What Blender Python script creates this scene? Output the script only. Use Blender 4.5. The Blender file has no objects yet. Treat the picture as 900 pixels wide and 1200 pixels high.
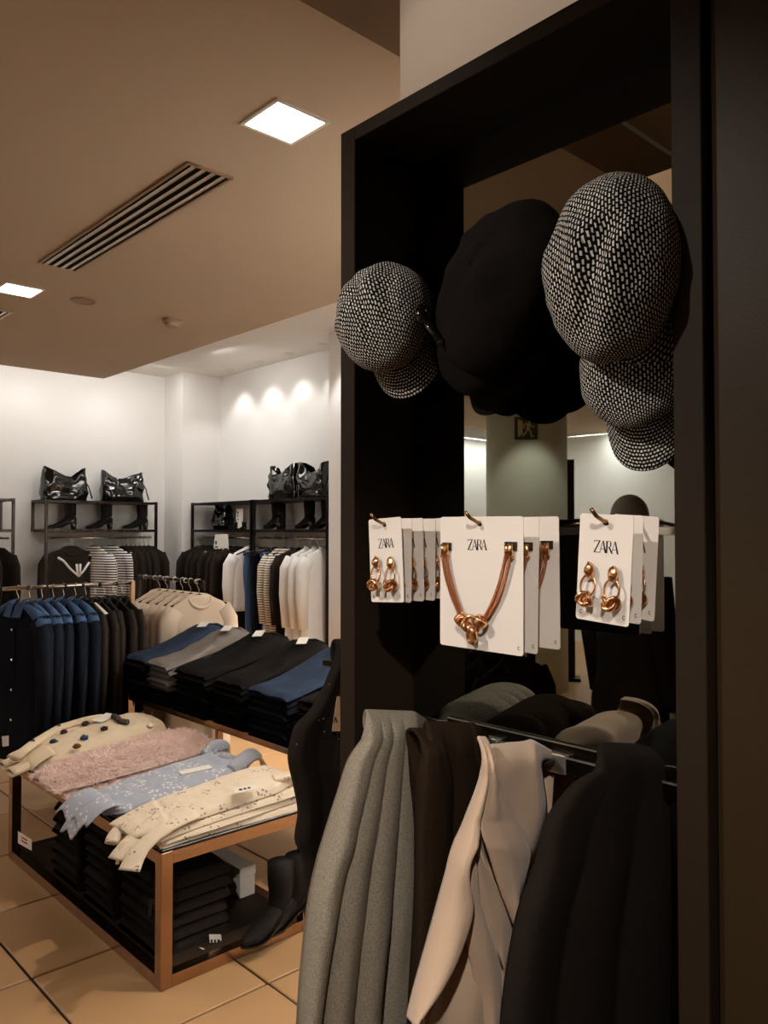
import bpy, bmesh, math, random
import numpy as np
from mathutils import Vector, Matrix, noise

random.seed(7)
SC = bpy.context.scene
COL = SC.collection
PI = math.pi

# ------------------------------------------------------------------ camera
FPX = 935.0
YAW = math.radians(43.0)
PITCH = math.radians(1.35)
EYE = 1.5
cam_data = bpy.data.cameras.new('camera')
cam = bpy.data.objects.new('camera', cam_data)
COL.objects.link(cam)
cam.location = (0, 0, EYE)
cam.rotation_euler = (math.radians(90) + PITCH, 0, -YAW)
cam_data.sensor_fit = 'VERTICAL'
cam_data.sensor_height = 24.0
cam_data.lens = 24.0 * FPX / 1200.0
cam_data.clip_start = 0.02
SC.camera = cam

# ------------------------------------------------------------------ view + world
SC.view_settings.view_transform = 'Standard'
SC.view_settings.look = 'None'
SC.view_settings.exposure = 0.0
SC.view_settings.gamma = 1.0
SC.view_settings.use_curve_mapping = False
try:
    SC.cycles.use_denoising = True
    SC.cycles.max_bounces = 8
    SC.cycles.diffuse_bounces = 4
    SC.cycles.glossy_bounces = 5
    SC.cycles.caustics_reflective = False
    SC.cycles.caustics_refractive = False
    SC.cycles.sample_clamp_indirect = 6.0
except Exception:
    pass
W = bpy.data.worlds.new('world')
SC.world = W
W.use_nodes = True
W.node_tree.nodes['Background'].inputs[0].default_value = (1.0, 0.72, 0.45, 1)
W.node_tree.nodes['Background'].inputs[1].default_value = 0.05

WARM = (1.0, 0.86, 0.72)
NEUT = (1.0, 0.985, 0.97)


def spot(name, loc, target, power, size, blend=0.5, color=WARM, radius=0.04):
    d = bpy.data.lights.new(name, 'SPOT')
    d.energy = power
    d.color = color
    d.spot_size = math.radians(size)
    d.spot_blend = blend
    d.shadow_soft_size = radius
    o = bpy.data.objects.new(name, d)
    COL.objects.link(o)
    o.location = loc
    v = Vector(target) - Vector(loc)
    o.rotation_euler = v.to_track_quat('-Z', 'Y').to_euler()
    return o


def area(name, loc, target, power, sx, sy, color=NEUT):
    d = bpy.data.lights.new(name, 'AREA')
    d.energy = power
    d.color = color
    d.shape = 'RECTANGLE'
    d.size = sx
    d.size_y = sy
    o = bpy.data.objects.new(name, d)
    COL.objects.link(o)
    o.location = loc
    v = Vector(target) - Vector(loc)
    o.rotation_euler = v.to_track_quat('-Z', 'Y').to_euler()
    return o


# unseen ceiling spots, some of them added (their fittings are built further down)
UNSEEN_SPOTS = [((-0.75, 1.42, 2.88), (0.96, 0.92, 1.15), 112, 56),
         ((-0.85, -0.55, 2.88), (0.88, 0.95, 0.75), 165, 34),  # added to brighten the scarf fronts
         ((0.62, 1.20, 2.90), (1.36, 1.15, 2.42), 9, 75),  # added to lift the wall above the stand
         ((1.95, 1.72, 2.66), (1.50, 3.05, 0.5), 84, 60),
         ((2.72, 2.85, 2.66), (3.35, 4.5, 0.0), 460, 30),  # added to make a bright floor patch behind the jeans
         ((0.05, 3.5, 2.66), (0.75, 2.75, 0.0), 34, 70)]  # added to brighten the foreground floor
area('added_aisle_fill', (3.4, 2.6, 2.78), (3.4, 2.6, 0), 16, 0.6, 1.0, NEUT)  # added unseen area lamp; its floor bounce brightens the ceiling
pw_ = area('added_bounce_lamp', (2.95, 1.70, 2.75), (2.95, 1.40, 2.46), 215, 1.2, 0.10, NEUT)  # added unseen lamp; bounces off the hidden wall to grade the ceiling
pw_.data.spread = math.radians(100)
for i, (l, t, p, s) in enumerate(UNSEEN_SPOTS):
    spot('unseen_spot_light', l, t, p, s, 0.6, WARM if i > 2 else (1.0, 0.95, 0.89), 0.035)
spot('column_light', (-3.2, 4.0, 2.76), (-3.45, 4.25, 0.0), 26, 95, 0.35, NEUT, 0.05)
SCALLOP_Y = [6.54, 6.07, 5.6, 5.13]
for y in SCALLOP_Y:
    spot('wall_washer_light', (4.06, y, 3.00), (4.11, y, 0), 8, 100, 0.6, NEUT, 0.03)
area('right_wall_cove', (3.55, 5.9, 3.02), (4.25, 5.9, 1.7), 19, 0.3, 2.0)
BACK_X = [1.05, 1.75, 2.45, 3.15]
for x in BACK_X:
    spot('wall_washer_light', (x, 7.02, 3.00), (x, 7.10, 0), 4, 120, 0.9, NEUT, 0.05)
area('back_wall_cove', (2.0, 6.78, 3.02), (2.0, 7.33, 1.7), 20, 3.4, 0.2)
spot('pilaster_washer_light', (3.66, 4.5, 3.0), (3.75, 4.5, 0), 26, 90, 0.5, NEUT, 0.03)
for y in (1.5, 3.5, 5.5):
    area('far_wall_washer', (-6.7, y, 2.74), (-6.95, y, 0.8), 26, 0.15, 1.6, (0.97, 0.99, 1.0))
for x in (-6.0, -4.0, -2.0):
    area('far_wall_washer', (x, 7.03, 2.74), (x, 7.3, 0.8), 24, 1.6, 0.15, (0.97, 0.99, 1.0))

# ------------------------------------------------------------------ pixel -> point on a real plane
_fw = np.array([math.sin(YAW) * math.cos(PITCH), math.cos(YAW) * math.cos(PITCH), math.sin(PITCH)])
_rt = np.array([math.cos(YAW), -math.sin(YAW), 0.0])
_up = np.cross(_rt, _fw)


def at(ax, val, u, v):
    """Point of the plane axis==val seen at photo pixel (u, v)."""
    d = _fw + (u - 450) / FPX * _rt + (600 - v) / FPX * _up
    t = (val - (0, 0, EYE)[ax]) / d[ax]
    return Vector((0, 0, EYE)) + Vector(d * t)


# ------------------------------------------------------------------ materials
def lin(c):
    return tuple(((x / 255) / 12.92 if x / 255 <= 0.04045 else ((x / 255 + 0.055) / 1.055) ** 2.4) for x in c)


def mat(name, rgb, rough=0.6, metal=0.0, bump=None, vary=None, spec=0.5, emit=None, sheen=0.0, coat=0.0):
    """rgb in 0..255 sRGB; bump=(scale, strength); vary=(scale, amount)."""
    m = bpy.data.materials.new(name)
    m.use_nodes = True
    nt = m.node_tree
    b = nt.nodes['Principled BSDF']
    c = lin(rgb) + (1,)
    b.inputs['Base Color'].default_value = c
    b.inputs['Roughness'].default_value = rough
    b.inputs['Metallic'].default_value = metal
    b.inputs['Specular IOR Level'].default_value = spec
    b.inputs['Sheen Weight'].default_value = sheen
    b.inputs['Coat Weight'].default_value = coat
    tc = nt.nodes.new('ShaderNodeTexCoord')
    if vary:
        n = nt.nodes.new('ShaderNodeTexNoise')
        n.inputs['Scale'].default_value = vary[0]
        n.inputs['Detail'].default_value = 4
        nt.links.new(tc.outputs['Object'], n.inputs['Vector'])
        mx = nt.nodes.new('ShaderNodeMix')
        mx.data_type = 'RGBA'
        mx.inputs[6].default_value = tuple(x * (1 - vary[1]) for x in c[:3]) + (1,)
        mx.inputs[7].default_value = tuple(min(1, x * (1 + vary[1])) for x in c[:3]) + (1,)
        nt.links.new(n.outputs['Fac'], mx.inputs[0])
        nt.links.new(mx.outputs[2], b.inputs['Base Color'])
    if bump:
        n2 = nt.nodes.new('ShaderNodeTexNoise')
        n2.inputs['Scale'].default_value = bump[0]
        n2.inputs['Detail'].default_value = 3
        nt.links.new(tc.outputs['Object'], n2.inputs['Vector'])
        bp = nt.nodes.new('ShaderNodeBump')
        bp.inputs['Strength'].default_value = bump[1]
        bp.inputs['Distance'].default_value = 0.01
        nt.links.new(n2.outputs['Fac'], bp.inputs['Height'])
        nt.links.new(bp.outputs['Normal'], b.inputs['Normal'])
    if emit:
        b.inputs['Emission Color'].default_value = lin(emit[0]) + (1,)
        b.inputs['Emission Strength'].default_value = emit[1]
    return m


def mat_tweed(name):
    """black cloth with staggered white tufts, in UV units of one tuft pitch."""
    m = mat(name, (20, 16, 13), 0.95, spec=0.1)
    nt = m.node_tree
    b = nt.nodes['Principled BSDF']
    uv = nt.nodes.new('ShaderNodeTexCoord')
    nz = nt.nodes.new('ShaderNodeTexNoise')
    nz.inputs['Scale'].default_value = 0.8
    nz.inputs['Detail'].default_value = 2
    nt.links.new(uv.outputs['UV'], nz.inputs['Vector'])
    ad = nt.nodes.new('ShaderNodeVectorMath')
    ad.operation = 'MULTIPLY_ADD'
    ad.inputs[1].default_value = (0.6, 0.6, 0)
    nt.links.new(nz.outputs['Color'], ad.inputs[0])
    nt.links.new(uv.outputs['UV'], ad.inputs[2])
    br = nt.nodes.new('ShaderNodeTexBrick')
    br.offset = 0.5
    br.inputs['Color1'].default_value = (0.86, 0.80, 0.72, 1)
    br.inputs['Color2'].default_value = (0.55, 0.50, 0.44, 1)
    br.inputs['Mortar'].default_value = (0.006, 0.005, 0.004, 1)
    br.inputs['Scale'].default_value = 1.0
    br.inputs['Mortar Size'].default_value = 0.245
    br.inputs['Mortar Smooth'].default_value = 0.25
    br.inputs['Brick Width'].default_value = 1.1
    br.inputs['Row Height'].default_value = 0.78
    nt.links.new(ad.outputs[0], br.inputs['Vector'])
    nt.links.new(br.outputs['Color'], b.inputs['Base Color'])
    bp = nt.nodes.new('ShaderNodeBump')
    bp.inputs['Strength'].default_value = 0.5
    bp.inputs['Distance'].default_value = 0.002
    bp.invert = True
    nt.links.new(br.outputs['Fac'], bp.inputs['Height'])
    nt.links.new(bp.outputs['Normal'], b.inputs['Normal'])
    return m


def mat_stripe(name, c1, c2, pitch, axis=2, duty=0.5, rough=0.9):
    """woven stripes across an object axis."""
    m = mat(name, c1, rough, spec=0.2)
    nt = m.node_tree
    b = nt.nodes['Principled BSDF']
    tc = nt.nodes.new('ShaderNodeTexCoord')
    sp = nt.nodes.new('ShaderNodeSeparateXYZ')
    nt.links.new(tc.outputs['Object'], sp.inputs[0])
    mu = nt.nodes.new('ShaderNodeMath')
    mu.operation = 'MULTIPLY'
    mu.inputs[1].default_value = 1.0 / pitch
    nt.links.new(sp.outputs[axis], mu.inputs[0])
    fr = nt.nodes.new('ShaderNodeMath')
    fr.operation = 'FRACT'
    nt.links.new(mu.outputs[0], fr.inputs[0])
    gt = nt.nodes.new('ShaderNodeMath')
    gt.operation = 'GREATER_THAN'
    gt.inputs[1].default_value = duty
    nt.links.new(fr.outputs[0], gt.inputs[0])
    mx = nt.nodes.new('ShaderNodeMix')
    mx.data_type = 'RGBA'
    mx.inputs[6].default_value = lin(c1) + (1,)
    mx.inputs[7].default_value = lin(c2) + (1,)
    nt.links.new(gt.outputs[0], mx.inputs[0])
    nt.links.new(mx.outputs[2], b.inputs['Base Color'])
    return m


def mat_floral(name, base, spotc, scale, size=0.23, cl=0.5):
    """printed cloth: clusters of little sprigs."""
    m = mat(name, base, 0.85, spec=0.2, bump=(140, 0.12))
    nt = m.node_tree
    b = nt.nodes['Principled BSDF']
    tc = nt.nodes.new('ShaderNodeTexCoord')
    vo = nt.nodes.new('ShaderNodeTexVoronoi')
    vo.inputs['Scale'].default_value = scale
    vo.inputs['Randomness'].default_value = 0.9
    vb = nt.nodes.new('ShaderNodeTexVoronoi')
    vb.inputs['Scale'].default_value = scale / 5.0
    vb.inputs['Randomness'].default_value = 0.6
    for n in (vo, vb):
        nt.links.new(tc.outputs['Object'], n.inputs['Vector'])
    l1 = nt.nodes.new('ShaderNodeMath')
    l1.operation = 'LESS_THAN'
    l1.inputs[1].default_value = size
    nt.links.new(vo.outputs['Distance'], l1.inputs[0])
    l2 = nt.nodes.new('ShaderNodeMath')
    l2.operation = 'LESS_THAN'
    l2.inputs[1].default_value = cl
    nt.links.new(vb.outputs['Distance'], l2.inputs[0])
    mm = nt.nodes.new('ShaderNodeMath')
    mm.operation = 'MULTIPLY'
    nt.links.new(l1.outputs[0], mm.inputs[0])
    nt.links.new(l2.outputs[0], mm.inputs[1])
    mx = nt.nodes.new('ShaderNodeMix')
    mx.data_type = 'RGBA'
    mx.inputs[6].default_value = lin(base) + (1,)
    mx.inputs[7].default_value = lin(spotc) + (1,)
    nt.links.new(mm.outputs[0], mx.inputs[0])
    nt.links.new(mx.outputs[2], b.inputs['Base Color'])
    return m


M = {}
M['ceiling'] = mat('ceiling_paint', (180, 158, 134), 0.92, vary=(1.3, 0.05), bump=(60, 0.03))
M['ceiling_white'] = mat('ceiling_white_paint', (228, 222, 214), 0.9)
M['wall'] = mat('white_wall_paint', (232, 229, 224), 0.9, bump=(50, 0.03))
M['wall_tan'] = mat('tan_wall_paint', (214, 194, 174), 0.9, bump=(50, 0.04))
M['tile'] = mat('terracotta_beige_tile', (188, 148, 104), 0.42, vary=(2.2, 0.14), bump=(30, 0.04))
M['grout'] = mat('grout', (62, 44, 30), 0.9)
M['laminate'] = mat('black_laminate', (42, 31, 21), 0.62, spec=0.12, bump=(180, 0.03))
M['laminate_gloss'] = mat('black_gloss_panel', (20, 17, 14), 0.16, spec=0.5)
M['pillar'] = mat('bronze_brown_pillar_paint', (50, 37, 20), 0.5, spec=0.15, bump=(220, 0.04), vary=(1.5, 0.12))
M['mirror'] = mat('mirror_silver', (172, 174, 166), 0.012, 1.0)
M['bronze'] = mat('brushed_bronze', (172, 138, 108), 0.24, 1.0, bump=(25, 0.05), vary=(6, 0.10))
M['darkmetal'] = mat('dark_metal', (40, 33, 27), 0.38, 0.9)
M['chrome'] = mat('chrome', (200, 190, 176), 0.18, 1.0)
M['steel'] = mat('satin_steel', (236, 226, 212), 0.42, 1.0)
M['gold'] = mat('rose_gold', (246, 188, 136), 0.17, 1.0, bump=(240, 0.15))
M['gold_hook'] = mat('antique_gold_hook', (150, 112, 66), 0.3, 1.0)
M['copper'] = mat('copper_snake_chain', (186, 116, 76), 0.34, 1.0, bump=(700, 0.5))
M['card'] = mat('cream_card', (238, 224, 210), 0.7, spec=0.2)
M['ink'] = mat('black_ink', (18, 15, 13), 0.7)
M['black_clip'] = mat('black_clip', (26, 21, 18), 0.5)
M['black_cloth'] = mat('black_cloth', (32, 25, 20), 0.95, spec=0.1, bump=(160, 0.15))
M['black_felt'] = mat('black_felt', (23, 18, 15), 0.98, spec=0.08, bump=(300, 0.2))
M['charcoal_cloth'] = mat('charcoal_cloth', (48, 41, 35), 0.95, spec=0.1, bump=(200, 0.25), vary=(90, 0.35))
M['black_leather'] = mat('black_leather', (20, 17, 15), 0.35, bump=(120, 0.15))
M['patent'] = mat('black_patent', (11, 9, 8), 0.09, spec=0.6)
M['suede'] = mat('black_suede', (24, 19, 16), 0.85, spec=0.15)
M['grey_wool'] = mat('grey_melange_wool', (152, 140, 122), 0.98, spec=0.05, vary=(330, 0.6), bump=(400, 0.35))
M['brown_wool'] = mat('dark_brown_wool', (46, 34, 24), 0.98, spec=0.04, vary=(300, 0.35), bump=(260, 0.22))
M['beige_suede'] = mat('beige_faux_suede', (206, 174, 146), 0.95, spec=0.1, vary=(14, 0.07), bump=(260, 0.1), sheen=0.25)
M['beige_edge'] = mat('beige_stitching', (216, 190, 158), 0.9)
M['cream_knit'] = mat('cream_knit', (226, 208, 180), 0.95, spec=0.1, bump=(220, 0.3))
M['pink_fluff'] = mat('dusty_pink_fluff', (240, 212, 202), 0.95, spec=0.1, vary=(30, 0.18), sheen=0.3)
M['white_cloth'] = mat('off_white_cloth', (224, 214, 200), 0.92, spec=0.1, bump=(120, 0.12))
M['cream_cloth'] = mat('cream_sweater', (222, 202, 178), 0.95, spec=0.1, bump=(220, 0.15))
M['white_shirt'] = mat('white_shirt_cloth', (232, 228, 222), 0.9, spec=0.1, bump=(90, 0.12))
M['denim'] = mat('indigo_denim', (17, 20, 27), 0.9, spec=0.06, vary=(22, 0.35), bump=(400, 0.25))
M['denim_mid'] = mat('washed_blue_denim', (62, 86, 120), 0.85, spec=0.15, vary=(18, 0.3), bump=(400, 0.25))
M['denim_blue'] = mat('mid_blue_denim', (35, 45, 61), 0.88, spec=0.08, vary=(9, 0.6), bump=(400, 0.25))
M['denim_dark'] = mat('blue_black_denim', (19, 21, 28), 0.92, spec=0.05, vary=(20, 0.25), bump=(400, 0.25))
M['denim_black'] = mat('black_denim', (17, 14, 12), 0.95, spec=0.04, bump=(400, 0.25))
M['denim_grey'] = mat('grey_denim', (112, 104, 97), 0.9, spec=0.12, vary=(18, 0.2), bump=(400, 0.25))
M['blue_print'] = mat_floral('blue_floral_print', (168, 174, 188), (222, 220, 216), 60, 0.36, 0.45)
M['cream_print'] = mat_floral('cream_floral_print', (230, 214, 190), (150, 134, 120), 70, 0.33, 0.36)
M['paper'] = mat('white_paper', (234, 228, 218), 0.8, spec=0.2)
M['tan_card'] = mat('tan_card', (196, 160, 122), 0.8, spec=0.2)
M['satin_beige'] = mat('champagne_satin', (190, 150, 102), 0.35, spec=0.5, sheen=0.2)
M['tweed'] = mat_tweed('black_white_tweed')
M['lining'] = mat('black_lining', (18, 14, 12), 0.7)
M['stripe'] = mat_stripe('white_black_breton_stripe', (228, 222, 214), (24, 20, 18), 0.023, 2, 0.56)
M['stripe_fine'] = mat_stripe('cream_tan_fine_stripe', (230, 222, 206), (88, 66, 44), 0.020, 2, 0.60)
M['lamp'] = mat('lamp_diffuser', (255, 250, 244), 0.5, emit=((255, 246, 236), 16))
M['lamp_warm'] = mat('warm_lamp_diffuser', (255, 226, 190), 0.5, emit=((255, 190, 120), 3.5))
M['lamp_ring'] = mat('lamp_trim_white', (220, 212, 200), 0.5)
M['vent_metal'] = mat('vent_bronze_metal', (170, 142, 112), 0.3, 0.8)
M['black_void'] = mat('vent_dark_plenum', (14, 11, 9), 0.9)
M['plastic'] = mat('beige_plastic', (150, 124, 98), 0.5)
M['sign_green'] = mat('sign_dark_green', (44, 44, 24), 0.5)
M['sign_light'] = mat('sign_pale_green', (186, 182, 120), 0.5)
M['mannequin'] = mat('grey_mannequin_paint', (150, 143, 128), 0.5)
M['pom_brown'] = mat('pompon_brown', (46, 32, 26), 0.98)
M['pom_navy'] = mat('pompon_navy', (46, 56, 84), 0.98)
M['pom_rust'] = mat('pompon_rust', (108, 66, 42), 0.98)
M['red'] = mat('red_print', (176, 62, 44), 0.8)
M['green_tint'] = mat('column_pale_green_paint', (206, 208, 186), 0.8)


# ------------------------------------------------------------------ mesh builder
class MB:
    def __init__(self):
        self.v, self.f, self.uv = [], [], []

    def add(self, vs, fs, uvs=None):
        n = len(self.v)
        self.v += [tuple(p) for p in vs]
        self.f += [tuple(i + n for i in f) for f in fs]
        self.uv += uvs if uvs else [(p[0], p[1]) for p in vs]
        return self

    def box(self, lo, hi, bev=0.0):
        x0, y0, z0 = lo
        x1, y1, z1 = hi
        if bev <= 0:
            return self.add([(x0, y0, z0), (x1, y0, z0), (x1, y1, z0), (x0, y1, z0), (x0, y0, z1), (x1, y0, z1), (x1, y1, z1), (x0, y1, z1)],
                            [(0, 3, 2, 1), (4, 5, 6, 7), (0, 1, 5, 4), (1, 2, 6, 5), (2, 3, 7, 6), (3, 0, 4, 7)])
        # chamfer the four upright edges and the top rim
        b = bev
        ring = [(x0 + b, y0), (x1 - b, y0), (x1, y0 + b), (x1, y1 - b), (x1 - b, y1), (x0 + b, y1), (x0, y1 - b), (x0, y0 + b)]
        ins = [(x0 + 2 * b, y0 + b), (x1 - 2 * b, y0 + b), (x1 - b, y0 + 2 * b), (x1 - b, y1 - 2 * b), (x1 - 2 * b, y1 - b), (x0 + 2 * b, y1 - b), (x0 + b, y1 - 2 * b), (x0 + b, y0 + 2 * b)]
        vs = [(a, c, z0) for a, c in ins] + [(a, c, z0 + b) for a, c in ring] + [(a, c, z1 - b) for a, c in ring] + [(a, c, z1) for a, c in ins]
        fs = [tuple(range(7, -1, -1)), tuple(range(24, 32))]
        for k in range(3):
            for i in range(8):
                j = (i + 1) % 8
                fs.append((k * 8 + i, k * 8 + j, k * 8 + 8 + j, k * 8 + 8 + i))
        return self.add(vs, fs)

    def grid(self, nu, nv, fn, cu=False, cv=False, uvfn=None):
        vs, uvs = [], []
        for j in range(nv):
            for i in range(nu):
                a = i / (nu if cu else nu - 1)
                b = j / (nv if cv else nv - 1)
                vs.append(tuple(fn(a, b)))
                uvs.append(uvfn(a, b) if uvfn else (a, b))
        fs = []
        for j in range(nv if cv else nv - 1):
            for i in range(nu if cu else nu - 1):
                i2, j2 = (i + 1) % nu, (j + 1) % nv
                fs.append((j * nu + i, j * nu + i2, j2 * nu + i2, j2 * nu + i))
        return self.add(vs, fs, uvs)

    def tube(self, path, r, n=8, closed=False, cap=True, flat=1.0):
        P = [Vector(p) for p in path]
        m = len(P)
        rr = r if isinstance(r, (list, tuple)) else [r] * m
        T = []
        for i in range(m):
            if closed:
                t = P[(i + 1) % m] - P[i - 1]
            else:
                t = P[min(i + 1, m - 1)] - P[max(i - 1, 0)]
            T.append(t.normalized())
        a = Vector((0, 0, 1)) if abs(T[0].z) < 0.9 else Vector((1, 0, 0))
        nrm = (a - T[0] * a.dot(T[0])).normalized()
        vs = []
        for i in range(m):
            nrm = (nrm - T[i] * nrm.dot(T[i])).normalized()
            bn = T[i].cross(nrm)
            for k in range(n):
                an = 2 * PI * k / n
                vs.append(P[i] + nrm * (math.cos(an) * rr[i]) + bn * (math.sin(an) * rr[i] * flat))
        fs = []
        for i in range(m if closed else m - 1):
            i2 = (i + 1) % m
            for k in range(n):
                k2 = (k + 1) % n
                fs.append((i * n + k, i * n + k2, i2 * n + k2, i2 * n + k))
        if cap and not closed:
            fs.append(tuple(range(n - 1, -1, -1)))
            fs.append(tuple((m - 1) * n + k for k in range(n)))
        return self.add(vs, fs)

    def loft(self, rings, cap=True):
        n = len(rings[0])
        vs = [p for r in rings for p in r]
        fs = []
        for i in range(len(rings) - 1):
            for k in range(n):
                k2 = (k + 1) % n
                fs.append((i * n + k, i * n + k2, (i + 1) * n + k2, (i + 1) * n + k))
        if cap:
            fs.append(tuple(range(n - 1, -1, -1)))
            fs.append(tuple((len(rings) - 1) * n + k for k in range(n)))
        return self.add(vs, fs)

    def lathe(self, prof, n=24, c=(0, 0, 0)):
        rings = [[(c[0] + r * math.cos(2 * PI * k / n), c[1] + r * math.sin(2 * PI * k / n), c[2] + z) for k in range(n)] for r, z in prof]
        return self.loft(rings)

    def ball(self, c, rx, ry=None, rz=None, nu=12, nv=8, wob=0.0, seed=0):
        ry = ry or rx
        rz = rz or rx

        def fn(a, b):
            th, ph = 2 * PI * a, PI * (0.001 + 0.998 * b)
            d = Vector((math.sin(ph) * math.cos(th), math.sin(ph) * math.sin(th), math.cos(ph)))
            k = 1 + wob * noise.noise(d * 2.7 + Vector((seed, 0, 0)))
            return (c[0] + rx * d.x * k, c[1] + ry * d.y * k, c[2] + rz * d.z * k)
        return self.grid(nu, nv, fn, cu=True)

    def prism(self, pts, o, ax, ay, an, t):
        """2-D polygon pts laid on frame (o; ax, ay), thickness t along an."""
        o, ax, ay, an = Vector(o), Vector(ax), Vector(ay), Vector(an)
        n = len(pts)
        vs = [o + ax * p[0] + ay * p[1] for p in pts] + [o + ax * p[0] + ay * p[1] + an * t for p in pts]
        fs = [tuple(range(n - 1, -1, -1)), tuple(range(n, 2 * n))]
        for i in range(n):
            j = (i + 1) % n
            fs.append((i, j, n + j, n + i))
        return self.add(vs, fs)

    def build(self, name, m, parent=None, smooth=False, sub=0, solid=0.0, mx=None, fixn=False):
        me = bpy.data.meshes.new(name)
        vs = self.v
        if mx is not None:
            vs = [tuple(mx @ Vector(p)) for p in vs]
        me.from_pydata(vs, [], self.f)
        ul = me.uv_layers.new(name='uv')
        li = np.empty(len(me.loops), dtype=np.int32)
        me.loops.foreach_get('vertex_index', li)
        ua = np.array(self.uv, dtype=np.float32)[li]
        ul.data.foreach_set('uv', ua.ravel())
        if fixn:
            bm = bmesh.new()
            bm.from_mesh(me)
            bmesh.ops.recalc_face_normals(bm, faces=bm.faces)
            bm.to_mesh(me)
            bm.free()
        if smooth:
            me.polygons.foreach_set('use_smooth', [True] * len(me.polygons))
        me.materials.append(M[m] if isinstance(m, str) else m)
        me.update()
        o = bpy.data.objects.new(name, me)
        COL.objects.link(o)
        if parent:
            o.parent = parent
        if solid:
            s = o.modifiers.new('solid', 'SOLIDIFY')
            s.thickness = solid
            s.offset = 0
        if sub:
            s = o.modifiers.new('sub', 'SUBSURF')
            s.levels = sub
            s.render_levels = sub
        return o


def rounded_rect(w, h, r, n=4):
    pts = []
    for cx, cy, a0 in ((w - r, r, -90), (w - r, h - r, 0), (r, h - r, 90), (r, r, 180)):
        for k in range(n + 1):
            a = math.radians(a0 + 90 * k / n)
            pts.append((cx + r * math.cos(a), cy + r * math.sin(a)))
    return pts


def tag(o, label, cat, group=None):
    o['label'] = label
    o['category'] = cat
    if group:
        o['group'] = group
    return o


def empty(name, loc=(0, 0, 0), rot=(0, 0, 0), label=None, cat=None, group=None):
    o = bpy.data.objects.new(name, None)
    COL.objects.link(o)
    o.location = loc
    o.rotation_euler = rot
    o.empty_display_size = 0.05
    if label:
        tag(o, label, cat, group)
    return o


def struct(o):
    o['kind'] = 'structure'
    return o


KIDS = {}


def copy_tree(o, loc=None, rot=None, label=None, group=None, scale=None, mat_swap=None):
    def rec(src, par):
        c = src.copy()
        COL.objects.link(c)
        if par is not None:
            c.parent = par
        if mat_swap and src.type == 'MESH' and src.data.materials and src.data.materials[0] in mat_swap:
            c.material_slots[0].link = 'OBJECT'
            c.material_slots[0].material = mat_swap[src.data.materials[0]]
        for ch in [x for x in ALLOBJ() if x.parent == src]:
            rec(ch, c)
        return c
    r = rec(o, None)
    if loc is not None:
        r.location = loc
    if rot is not None:
        r.rotation_euler = rot
    if scale is not None:
        r.scale = scale
    if label:
        r['label'] = label
    if group:
        r['group'] = group
    return r


def ALLOBJ():
    return list(COL.objects)


ORD = ['lowest', 'second from the bottom', 'third from the bottom', 'fourth from the bottom', 'fifth from the bottom', 'sixth from the bottom', 'seventh from the bottom', 'eighth from the bottom', 'ninth from the bottom']
NTH = ['first', 'second', 'third', 'fourth', 'fifth', 'sixth', 'seventh', 'eighth', 'ninth', 'tenth', 'eleventh', 'twelfth']


def nz(x, y, z=0.0):
    return noise.noise(Vector((x, y, z)))


def wpart(mb, name, m, root, **k):
    """mesh given in world coordinates, made a child of an unrotated root (or of a part at its root's origin)."""
    r = root
    while r.parent:
        r = r.parent
    return mb.build(name, m, root, mx=Matrix.Translation(-r.location), **k)


# ================================================================== THE SETTING
ZC, ZH = 2.80, 3.04          # dropped ceiling, perimeter ceiling
XW, YB, XL, YN = 4.25, 7.33, -7.0, -3.0

base = struct(MB().box((XL, YN, -0.12), (XW + 0.2, YB + 0.2, -0.012)).build('floor', 'grout'))
TS, TX0, TY0 = 0.565, 0.985, 2.225
tile_mesh = None
for i in range(-6, 6):
    for j in range(-4, 10):
        x0, y0 = TX0 + i * TS, TY0 + j * TS
        w = 0.005
        if tile_mesh is None:
            t = MB().box((w, w, -0.011), (TS - w, TS - w, 0.0), 0.003).build('tile', 'tile', base)
            tile_mesh = t.data
        else:
            t = bpy.data.objects.new('tile', tile_mesh)
            COL.objects.link(t)
            t.parent = base
        t.location = (x0, y0, random.uniform(-0.0006, 0.0006))
# the floor runs on past the tiles that can be told apart
mb = MB()
xa, ya = TX0 - 6 * TS, TY0 - 4 * TS
mb.box((XL, YN, -0.011), (xa - 0.006, YB, -0.0005)).box((xa, YN, -0.011), (XW, ya - 0.006, -0.0005))
r = mb.build('floor_field', 'tile', base)
r['kind'] = 'stuff'

XE, YE, YF = 2.88, 6.60, 1.55
struct(MB().box((XL, YF, ZC), (XE, YE, ZH - 0.02)).build('ceiling', 'ceiling'))
mb = MB().box((XE, YF, ZH), (XW + 0.2, YB + 0.2, ZH + 0.1)).box((XL, YE, ZH), (XE, YB + 0.2, ZH + 0.1))
struct(mb.build('ceiling_perimeter', 'ceiling_white'))
struct(MB().box((XL, YN, ZH), (XW + 0.2, YF, ZH + 0.1)).box((XE, YF - 0.02, ZC + 0.15), (XW + 0.2, YF, ZH + 0.1)).build('ceiling_recess', 'ceiling'))
struct(MB().box((XL - 0.2, YB, 0), (XW + 0.2, YB + 0.2, ZH + 0.1)).build('wall_back', 'wall'))
struct(MB().box((XW, 1.4, 0), (XW + 0.2, YB, ZH + 0.1)).build('wall_right', 'wall'))
struct(MB().box((XL - 0.2, YN, 0), (XL, YB, ZH + 0.1)).build('wall_left', 'wall'))
struct(MB().box((XL - 0.2, YN - 0.2, 0), (1.5, YN, ZH + 0.1)).build('wall_near', 'wall_tan'))
struct(MB().box((1.36, YN, 0), (1.62, 1.40, ZH + 0.1)).build('wall_partition', 'wall_tan'))
struct(MB().box((1.62, 1.36, 0), (XW + 0.2, 1.40, ZH + 0.1)).build('wall_partition_return', 'wall'))
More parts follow.
